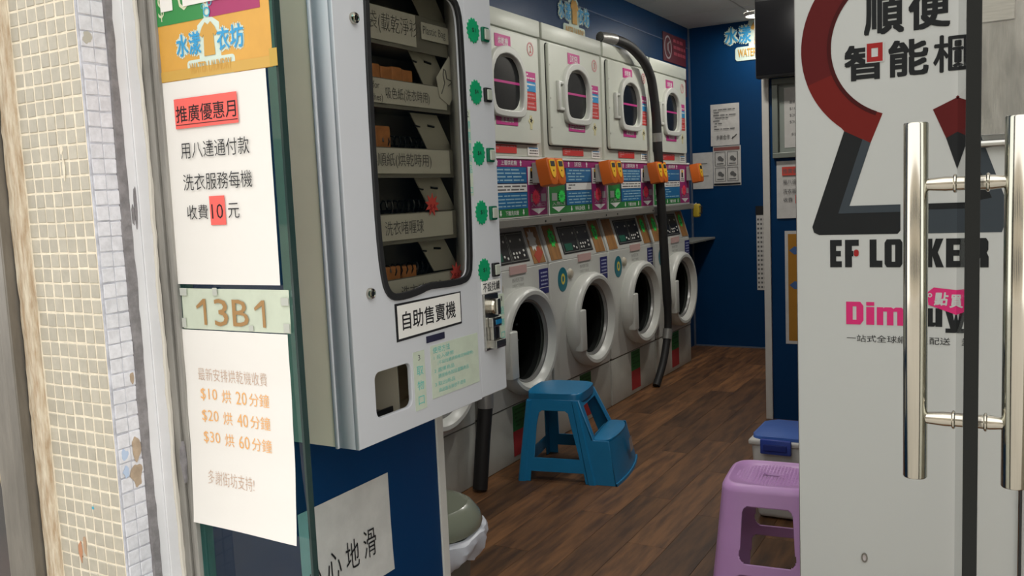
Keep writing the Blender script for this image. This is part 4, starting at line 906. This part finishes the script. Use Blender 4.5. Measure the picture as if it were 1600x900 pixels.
# ------------------------------------------------------------------ purple stools
def stool_mesh(H=.46, ht=.128, hb=.190, t=.0035):
    NS, NZ = 400, 120
    import itertools
    def perim(s):   # rounded square outline, s in [0,4) ; corner radius ratio
        k = .30; side = int(s) % 4; u = (s - int(s))*2 - 1
        # superellipse by angle
        ang = (side + (u+1)/2)*PI/2 - PI/4
        c, sn = math.cos(ang), math.sin(ang); e = 5.0
        r = (abs(c)**e + abs(sn)**e)**(-1/e)
        return r*c, r*sn
    bm = bmesh.new(); g = {}
    for j in range(NZ+1):
        z = (H-.018)*j/NZ; q = z/H
        hs = hb + (ht-hb)*(q**.9)
        for i in range(NS):
            x_, y_ = perim(4*i/NS)
            rib = 0
            u = ((4*i/NS) % 1)*2-1
            g[i, j] = bm.verts.new((x_*hs, y_*hs, z))
    def hole(s, z):
        u = (s % 1)*2-1
        q = z/H; hs = hb+(ht-hb)*q
        x = math.tan(u*PI/4)*hs   # distance along the side
        def rr(x0, z0, z1, w0, w1, r):
            if not z0 < z < z1: return False
            w = w0 + (w1-w0)*(z-z0)/(z1-z0); dx = abs(x) - (w - r); dz = max(z0 + r - z, z - (z1-r), 0)
            return dx <= 0 or (dx*dx + dz*dz < r*r)
        if rr(x, .240, .402, .080, .068, .020): return True
        if rr(x, -.1, .208, .115, .090, .022): return True
        return False
    for j in range(NZ):
        for i in range(NS):
            s = 4*(i+.5)/NS; z = (H-.018)*(j+.5)/NZ
            if hole(s, z): continue
            bm.faces.new([g[i, j], g[(i+1) % NS, j], g[(i+1) % NS, j+1], g[i, j+1]])
    # rounded shoulder and top
    prev = [g[i, NZ] for i in range(NS)]
    for a in (20, 45, 70, 90):
        hs = ht - .018*(1-math.cos(R(a))) - 0; z = H-.018 + .018*math.sin(R(a))
        ring = [bm.verts.new((perim(4*i/NS)[0]*hs, perim(4*i/NS)[1]*hs, z)) for i in range(NS)]
        for i in range(NS): bm.faces.new([prev[i], prev[(i+1) % NS], ring[(i+1) % NS], ring[i]])
        prev = ring
    for f, z in ((.97, H-.005), (.55, H-.006), (.16, H-.006)):
        hs = (ht-.018)*f
        ring = []
        for i in range(NS):
            px, py = perim(4*i/NS)
            if f == .16: px, py = px*1.1, py*.6
            ring.append(bm.verts.new((px*hs, py*hs, z)))
        for i in range(NS): bm.faces.new([prev[i], prev[(i+1) % NS], ring[(i+1) % NS], ring[i]])
        prev = ring
    ring = [bm.verts.new((v.co.x, v.co.y, v.co.z-.012)) for v in prev]
    for i in range(NS): bm.faces.new([prev[i], prev[(i+1) % NS], ring[(i+1) % NS], ring[i]])
    loose = [v for v in bm.verts if not v.link_faces]
    bmesh.ops.delete(bm, geom=loose, context='VERTS')
    bmesh.ops.recalc_face_normals(bm, faces=bm.faces)
    me = bpy.data.meshes.new('stool_shell'); bm.to_mesh(me); bm.free()
    for p in me.polygons: p.use_smooth = True
    me.materials.append(purple_pl)
    return me
sme = stool_mesh(ht=.134, hb=.186)
gb = MB()
for a in range(-11, 12):
    for b__ in range(-11, 12):
        if abs(a) < 3 and abs(b__) < 2: continue
        if a*a+b__*b__ > 104: continue
        gb.box((a*.0098-.0030, b__*.0098-.0030, .4530), (a*.0098+.0030, b__*.0098+.0030, .4552))
gme = gb.mesh('anti_slip_pattern'); gme.materials.append(purple_pl)
def stool(loc, rz, label):
    t = thing('plastic_stool', label, 'stool', loc, 'purple plastic stools'); t.rotation_euler = (0, 0, R(rz))
    o = bpy.data.objects.new('shell', sme); COL.objects.link(o); o.parent = t
    md = o.modifiers.new('thick', 'SOLIDIFY'); md.thickness = .0035; md.offset = -1
    o = bpy.data.objects.new('seat_pattern', gme); COL.objects.link(o); o.parent = t; o['kind'] = 'stuff'
stool((-.605, 2.56, 0), 6, 'purple plastic stool nearest the camera, beside the white poster panel')
stool((-.70, 4.50, 0), 0, 'purple plastic stool farther back, only its leg showing behind the storage box')

# ------------------------------------------------------------------ storage box
t = thing('storage_box', 'white storage box with blue lid and latch, behind the purple stool', 'box', (-.67, 3.52, 0))
b = MB(); 
def frus(b, x0, x1, y0, y1, z0, z1, tp, bev):
    vs = [b.v(p) for p in ((x0+tp, y0+tp, z0), (x1-tp, y0+tp, z0), (x1-tp, y1-tp, z0), (x0+tp, y1-tp, z0), (x0, y0, z1), (x1, y0, z1), (x1, y1, z1), (x0, y1, z1))]
    fs = [b.bm.faces.new([vs[i] for i in q]) for q in ((3,2,1,0),(4,5,6,7),(0,1,5,4),(1,2,6,5),(2,3,7,6),(3,0,4,7))]
    bmesh.ops.bevel(b.bm, geom=list({e for f in fs for e in f.edges}), offset=bev, segments=3, affect='EDGES', profile=.5)
frus(b, -.885, -.46, 3.375, 3.66, .004, .312, .02, .018); b.put('body', box_white, t, True)
b = MB(); b.box((-.893, 3.370, .296), (-.452, 3.667, .322), .010, 3); b.put('rim', box_white, t, True)
b = MB(); b.prism(rrect(-.884, 3.380, -.461, 3.656, .045), .318, .334, .008); b.put('lid', box_blue, t, True)
l_ = MB().box((-.842, 3.352, .272), (-.725, 3.3675, .330), .005).put('latch', latch_blue, t, True)
MB().box((-.828, 3.3475, .286), (-.740, 3.352, .312), .003).put('latch_grip', mat('latch_dark', (.02, .04, .25), .4), l_)

# ------------------------------------------------------------------ rubbish bin
bx, by = -1.565, 2.15
t = thing('rubbish_bin', 'olive plastic rubbish bin behind the partition end', 'bin', (bx, by, 0))
MB().lathe([(.100, .002), (.110, .01), (.134, .275), (.138, .285), (.0001, .287)], (bx, by, 0), 32, 1, 1.1).put('body', olive_dark, t, True)
MB().lathe([(.146, .292), (.164, .300), (.167, .312), (.160, .335), (.140, .362), (.124, .372), (.110, .371), (.0001, .376)], (bx, by, 0), 44, 1, 1.1).put('lid', olive, t, True)
b = MB(); rr_ = random.Random(5); n = 64; rings = []
ph = [rr_.uniform(0, 6) for _ in range(4)]
for j, (r_, z_) in enumerate(((.142, .288), (.160, .297), (.176, .288), (.182, .268), (.176, .245), (.160, .226), (.150, .215))):
    ring = []
    for i in range(n):
        a = 2*PI*i/n; k = 1 + (.012+.016*j)*(math.sin(4*a+ph[0])*.5 + math.sin(11*a+ph[1])*.4 + .3*math.sin(19*a+ph[2]+j))
        ring.append(b.v((bx + r_*k*math.cos(a), by + 1.1*r_*k*math.sin(a), z_ + .002*j*math.sin(7*a+ph[3]+j*.6))))
    rings.append(ring)
for a, c_ in zip(rings, rings[1:]):
    for i in range(n): b.bm.faces.new([a[i], a[(i+1) % n], c_[(i+1) % n], c_[i]])
o = b.put('bin_bag', bag_m, None, True); tag(o, 'crumpled white plastic bag hanging out under the bin lid', 'bag')

# ------------------------------------------------------------------ poster panel beside the door
PP = FF(1.8)
pn = thing('poster_panel', 'tall white locker poster panel with red ring logo, right of the doorway', 'poster', (-.18, 1.80, .03))
MB(PP).box((-.3725, .03, -.010), (.014, 2.3, 0)).put('white_film', locker_w, pn)
MB(PP).box((-.3735, .03, -.012), (-.3725, 2.3, .001)).put('side_edge', mat('panel_side', (.10, .09, .085), .4), pn)
q = .0006
cxr, czr, ri, ro = -.172, 1.553, .1345, .189
def ringseg(a0, a1, r0, r1, n=30): return [(cxr + r1*math.cos(R(a0+(a1-a0)*i/n)), czr + r1*math.sin(R(a0+(a1-a0)*i/n))) for i in range(n+1)] + [(cxr + r0*math.cos(R(a1+(a0-a1)*i/n)), czr + r0*math.sin(R(a1+(a0-a1)*i/n))) for i in range(n+1)]
for a0, a1, m_ in ((60, 200, l_red1), (200, 234, l_red2), (-54, 60, l_red1)):
    MB(PP).prism(ringseg(a0, a1, ri, ro), 0, q).put('ring_segment', m_, pn)
MB(PP).prism([(cxr + ri*math.cos(R(a_)), czr + ri*math.sin(R(a_))) for a_ in (233, 238, 243, 248, 251.5)] + [(-.236, 1.372), (-.283, 1.3975), (cxr + ro*math.cos(R(232)), czr + ro*math.sin(R(232)))], 0, q*1.02).put('ring_segment', l_red2, pn)
MB(PP).prism([(-.130, 1.425), (-.089, 1.444), (-.061, 1.3975), (-.108, 1.372)], 0, q).put('ring_segment', l_red1, pn)
MB(PP).prism(ringseg(120, 247, ri-.0005, ri+.007), q, q*1.7).put('ring_shadow', l_red3, pn)
MB(PP).prism([(-.283, 1.3975), (-.236, 1.372), (-.274, 1.255), (-.184, 1.255), (-.184, 1.206), (-.189, 1.2), (-.330, 1.2), (-.340, 1.205), (-.343, 1.216)], 0, q).put('leg_shape', l_black, pn)
MB(PP).prism([(-.250, 1.380), (-.236, 1.372), (-.274, 1.255), (-.184, 1.255), (-.184, 1.241), (-.2945, 1.241)], q, q*1.7).put('leg_highlight', l_slate, pn)
MB(PP).prism([(-.108, 1.372), (-.061, 1.3975), (-.006, 1.24), (-.0175, 1.2), (-.160, 1.2), (-.160, 1.255), (-.070, 1.255)], 0, q).put('leg_shape', l_slate, pn)
MB(PP).prism([(-.108, 1.372), (-.083, 1.386), (-.034, 1.262), (-.070, 1.255)], q, q*1.7).put('leg_shadow', l_black, pn)
MB(PP).box((-.160, 1.244, q), (-.072, 1.255, q*1.7)).put('leg_shadow', l_black, pn)
lettering(PP, [('順', -.247, 1.569, -.178, 1.640), ('便', -.171, 1.569, -.102, 1.640), ('智', -.282, 1.489, -.213, 1.555), ('能', -.205, 1.489, -.137, 1.555), ], .0009, l_black, pn, off=.030, sq=True)
lettering(PP, [('櫃', -.130, 1.489, -.062, 1.555)], .0009, l_black, pn, off=.017, sq=True)
MB(PP).box((-.2445, 1.5195, .0010), (-.2115, 1.557, .0014)).put('white_patch', locker_w, pn)
plate(PP, [(-.242, 1.5215), (-.2145, 1.5215), (-.2145, 1.555), (-.242, 1.555)], [[(-.234, 1.530), (-.2225, 1.530), (-.2225, 1.546), (-.234, 1.546)]], .0014, .0020, 'red_square', mat('poster_bright_red', (.32, .02, .02), .4), pn)
BL = {  # condensed block capitals in a unit box: outline, holes
 'E': ([(0,0),(1,0),(1,.22),(.52,.22),(.52,.40),(.92,.40),(.92,.60),(.52,.60),(.52,.78),(1,.78),(1,1),(0,1)], []),
 'F': ([(0,0),(.50,0),(.50,.40),(.60,.40),(.60,.60),(.50,.60),(.50,.78),(1,.78),(1,1),(0,1)], []),
 'L': ([(0,0),(1,0),(1,.24),(.54,.24),(.54,1),(0,1)], []),
 'O': ([(.12,.0),(.88,0),(1,.12),(1,.88),(.88,1),(.12,1),(0,.88),(0,.12)], [[(.40,.20),(.60,.20),(.60,.80),(.40,.80)]]),
 'C': ([(.12,.0),(.88,0),(1,.12),(1,.38),(.60,.38),(.60,.20),(.40,.20),(.40,.80),(.60,.80),(.60,.62),(1,.62),(1,.88),(.88,1),(.12,1),(0,.88),(0,.12)], []),
 'K': ([(0,0),(.42,0),(.42,.40),(.62,0),(1.05,0),(.72,.52),(1.02,1),(.60,1),(.42,.64),(.42,1),(0,1)], []),
 'R': ([(0,0),(.42,0),(.42,.42),(.54,.40),(.60,.30),(.60,0),(1.02,0),(1.02,.36),(.92,.50),(1,.60),(1,.88),(.88,1),(0,1)], [[(.42,.58),(.58,.58),(.58,.82),(.42,.82)]]),
 'D': ([(0,0),(.82,0),(1,.18),(1,.82),(.82,1),(0,1)], [[(.38,.20),(.60,.20),(.60,.80),(.38,.80)]]),
 'i': ([(0,0),(1,0),(1,.78),(0,.78)], []), 'dot': ([(0,.84),(1,.84),(1,1),(0,1)], []),
 'm': ([(0,0),(.24,0),(.24,.60),(.38,.60),(.38,0),(.62,0),(.62,.60),(.76,.60),(.76,0),(1,0),(1,.68),(.92,.78),(.70,.78),(.62,.72),(.54,.78),(.30,.78),(.24,.74),(.24,.78),(0,.78)], []),
 'b': ([(0,0),(.86,0),(1,.10),(1,.68),(.88,.78),(.42,.78),(.42,1),(0,1)], [[(.42,.16),(.60,.16),(.60,.62),(.42,.62)]]),
 'u': ([(.12,0),(.50,0),(.58,.06),(.58,0),(1,0),(1,.78),(.58,.78),(.58,.18),(.42,.18),(.42,.78),(0,.78),(0,.10)], []),
 'y': ([(.05,-.24),(.62,-.24),(.74,-.10),(1.05,.78),(.66,.78),(.52,.28),(.40,.78),(0,.78),(.32,-.06),(.05,-.06)], []),
}
def block(ch, u0, v0, u1, v1, m, nm='letter'):
    o_, h_ = BL[ch]; f = lambda L_: [(u0+(u1-u0)*a, v0+(v1-v0)*b_) for a, b_ in L_]
    plate(PP, f(o_), [f(h) for h in h_], 0, .0009, nm, m, pn)
for ch, a, b_ in (('E', -.310, -.2885), ('F', -.2825, -.2575), ('L', -.238, -.2155), ('O', -.2115, -.1805), ('C', -.1765, -.1465), ('K', -.1425, -.112), ('E', -.107, -.0835), ('R', -.071, -.0385)): block(ch, a, 1.137, b_, 1.190, l_black)
MB(PP).prism(rrect(-.2665, 1.158, -.2575, 1.171, .004), .001, .0015).put('red_dot', mat('poster_bright_red', (), .4), pn)
block('D', -.281, 1.026, -.2495, 1.070, l_pink); block('i', -.2445, 1.026, -.230, 1.070, l_pink); block('dot', -.2445, 1.026, -.230, 1.070, l_pink); block('m', -.2255, 1.026, -.178, 1.070, l_pink)
block('b', -.173, 1.026, -.144, 1.070, l_black); block('u', -.140, 1.026, -.1125, 1.070, l_black); block('y', -.1085, 1.026, -.079, 1.070, l_black)
tg = MB(PP).prism([(-.138, 1.090), (-.127, 1.0995), (-.076, 1.0935), (-.070, 1.072), (-.082, 1.0465), (-.136, 1.067)], .0012, .0018).put('price_tag', l_pink, pn)
plate(PP, circ(-.1335, 1.085, .004, 14), [circ(-.1335, 1.085, .002, 14)], .0018, .0022, 'tag_eyelet', locker_w, tg)
lettering(PP, [('點', -.127, 1.066, -.104, 1.091), ('買', -.101, 1.062, -.079, 1.087)], .0022, locker_w, tg, off=.03, shear=.1)
lettering(PP, [('一站式全球網購及配送', -.280, .992, -.099, 1.006), ('到', -.083, .992, -.068, 1.006)], .0009, l_black, pn)
ov = plate(PP, circ(-.249, .559, .0058, 20, .0095), [circ(-.249, .559, .0036, 20, .0068)], 0, .003, 'keyhole_ring', dark_steel, pn)
plate(PP, circ(-.249, .559, .0036, 20, .0068), [], 0, .001, 'keyhole', mat('pale_hole', (.5, .45, .45), .5), ov)
# steel plate added in place of bright reflections in the door glass
t = thing('reflection_plate', 'steel plate standing in for glass reflections, upper right of the poster panel', 'reflection plate', (-.015, 1.79, 1.37))
MB(PP).box((-.054, 1.372, .004), (.060, 2.3, .012), .0015).put('plate', reflect_steel, t)
MB(PP).box((-.054, 1.566, .012), (-.002, 1.66, .020), .0015).put('steel_patch', steel, t)  # raised steel patch on the plate
MB(PP).tube([(-.054, 1.357, .010), (.030, 1.357, .010)], .007, 12).put('standoff_reflection', steel, t, True)  # rod stands in for a handle standoff mirrored in the door glass
struct('trim_9', MB().box((.0155, 1.79, .03), (.0195, 1.82, 1.37)), dark_seam)
struct('window_2', MB().box((.02, 1.80, .03), (.7, 1.812, 2.3)), locker_w)
struct('wall_side', MB().box((.7, 1.78, 0), (1.2, 1.84, 2.6)), blue_wall)

# ------------------------------------------------------------------ open glass door with pull handles
PHI = math.atan2(-.0475, .805)
_a = Vector((math.sin(PHI), math.cos(PHI), 0))
DFR = Fr((-.0345, .9655, 0), (math.cos(PHI), -math.sin(PHI), 0), _a, (0, 0, 1))     # u across the leaf, v along the leaf
dr = tag(MB(DFR).box((-.006, .006, .03), (.006, .81, 2.28)).put('door_1', clear_glass), 'frameless glass door standing open, seen edge on', None, kind='structure')
dr['org'] = (0, 0, 0)
MB(DFR).box((-.0066, 0, .03), (.0066, .0058, 2.28), .0006).put('edge_seal', mat('door_edge_black', (.012, .013, .012), .45), dr)
for z_ in (.03, 2.2): MB(DFR).box((-.0115, .65, z_), (.0115, .81, z_+.08), .002).put('patch_fitting', steel, dr)
for nm, xb, s_ in (('pull_handle', -.0895, -1), ('pull_handle', .0035, 1)):
    h = MB().lathe([(.0001, .9800), (.0112, .9800), (.0120, .9812), (.0120, 1.3573), (.0112, 1.3585), (.0001, 1.3585)], (xb, 1.02, 0), 40).put(nm, chrome, dr, True)
    for z_ in (1.294, 1.046):
        xa = -.0438 if s_ < 0 else -.0315; xe = xb - s_*.010
        MB().tube([(xe, 1.02, z_), (xe + (xa-xe)*.5, 1.02, z_), (xa, 1.02, z_)], .007, 20, radii=[.0062, .0076, .0072]).put('standoff', chrome, h, True)
        MB().tube([(xa + s_*.0070, 1.02, z_), (xa + s_*.0080, 1.02, z_), (xa + s_*.0095, 1.02, z_), (xa+s_*.0105, 1.02, z_)], .009, 20, radii=[.0085, .0098, .0098, .0085]).put('collar', chrome, h, True)

# ------------------------------------------------------------------ ceiling lamps
def lamp(x, y, label, power=None):
    t = thing('ceiling_lamp', label, 'lamp', (x, y, 2.55), 'round ceiling lamps')
    MB().lathe([(.085, 0), (.085, -.022), (.072, -.026)], (x, y, 2.586), 32).put('rim', white_trim, t, True)
    o = MB().lathe([(.073, -.020), (.05, -.028), (.0001, -.030)], (x, y, 2.586), 32).put('diffuser', lamp_m, t, True)
    ld = bpy.data.lights.new('lamp_light', 'AREA'); ld.shape = 'DISK'; ld.size = .16; ld.energy = power or CEIL_W; ld.color = (1, .97, .9)
    lo = bpy.data.objects.new('lamp_light', ld); COL.objects.link(lo); lo.location = (x, y, 2.55)
lamp_m.node_tree.nodes['Principled BSDF'].inputs['Emission Strength'].default_value = 9
lamp(-1.69, 6.80, 'round ceiling lamp near the back wall, beside the television', 3.0)
lamp(-1.30, 5.60, 'round ceiling lamp above the far washers, outside the picture')
lamp(-1.30, 4.10, 'round ceiling lamp above the step stool, outside the picture')
lamp(-1.30, 2.60, 'round ceiling lamp nearest the entrance, outside the picture')
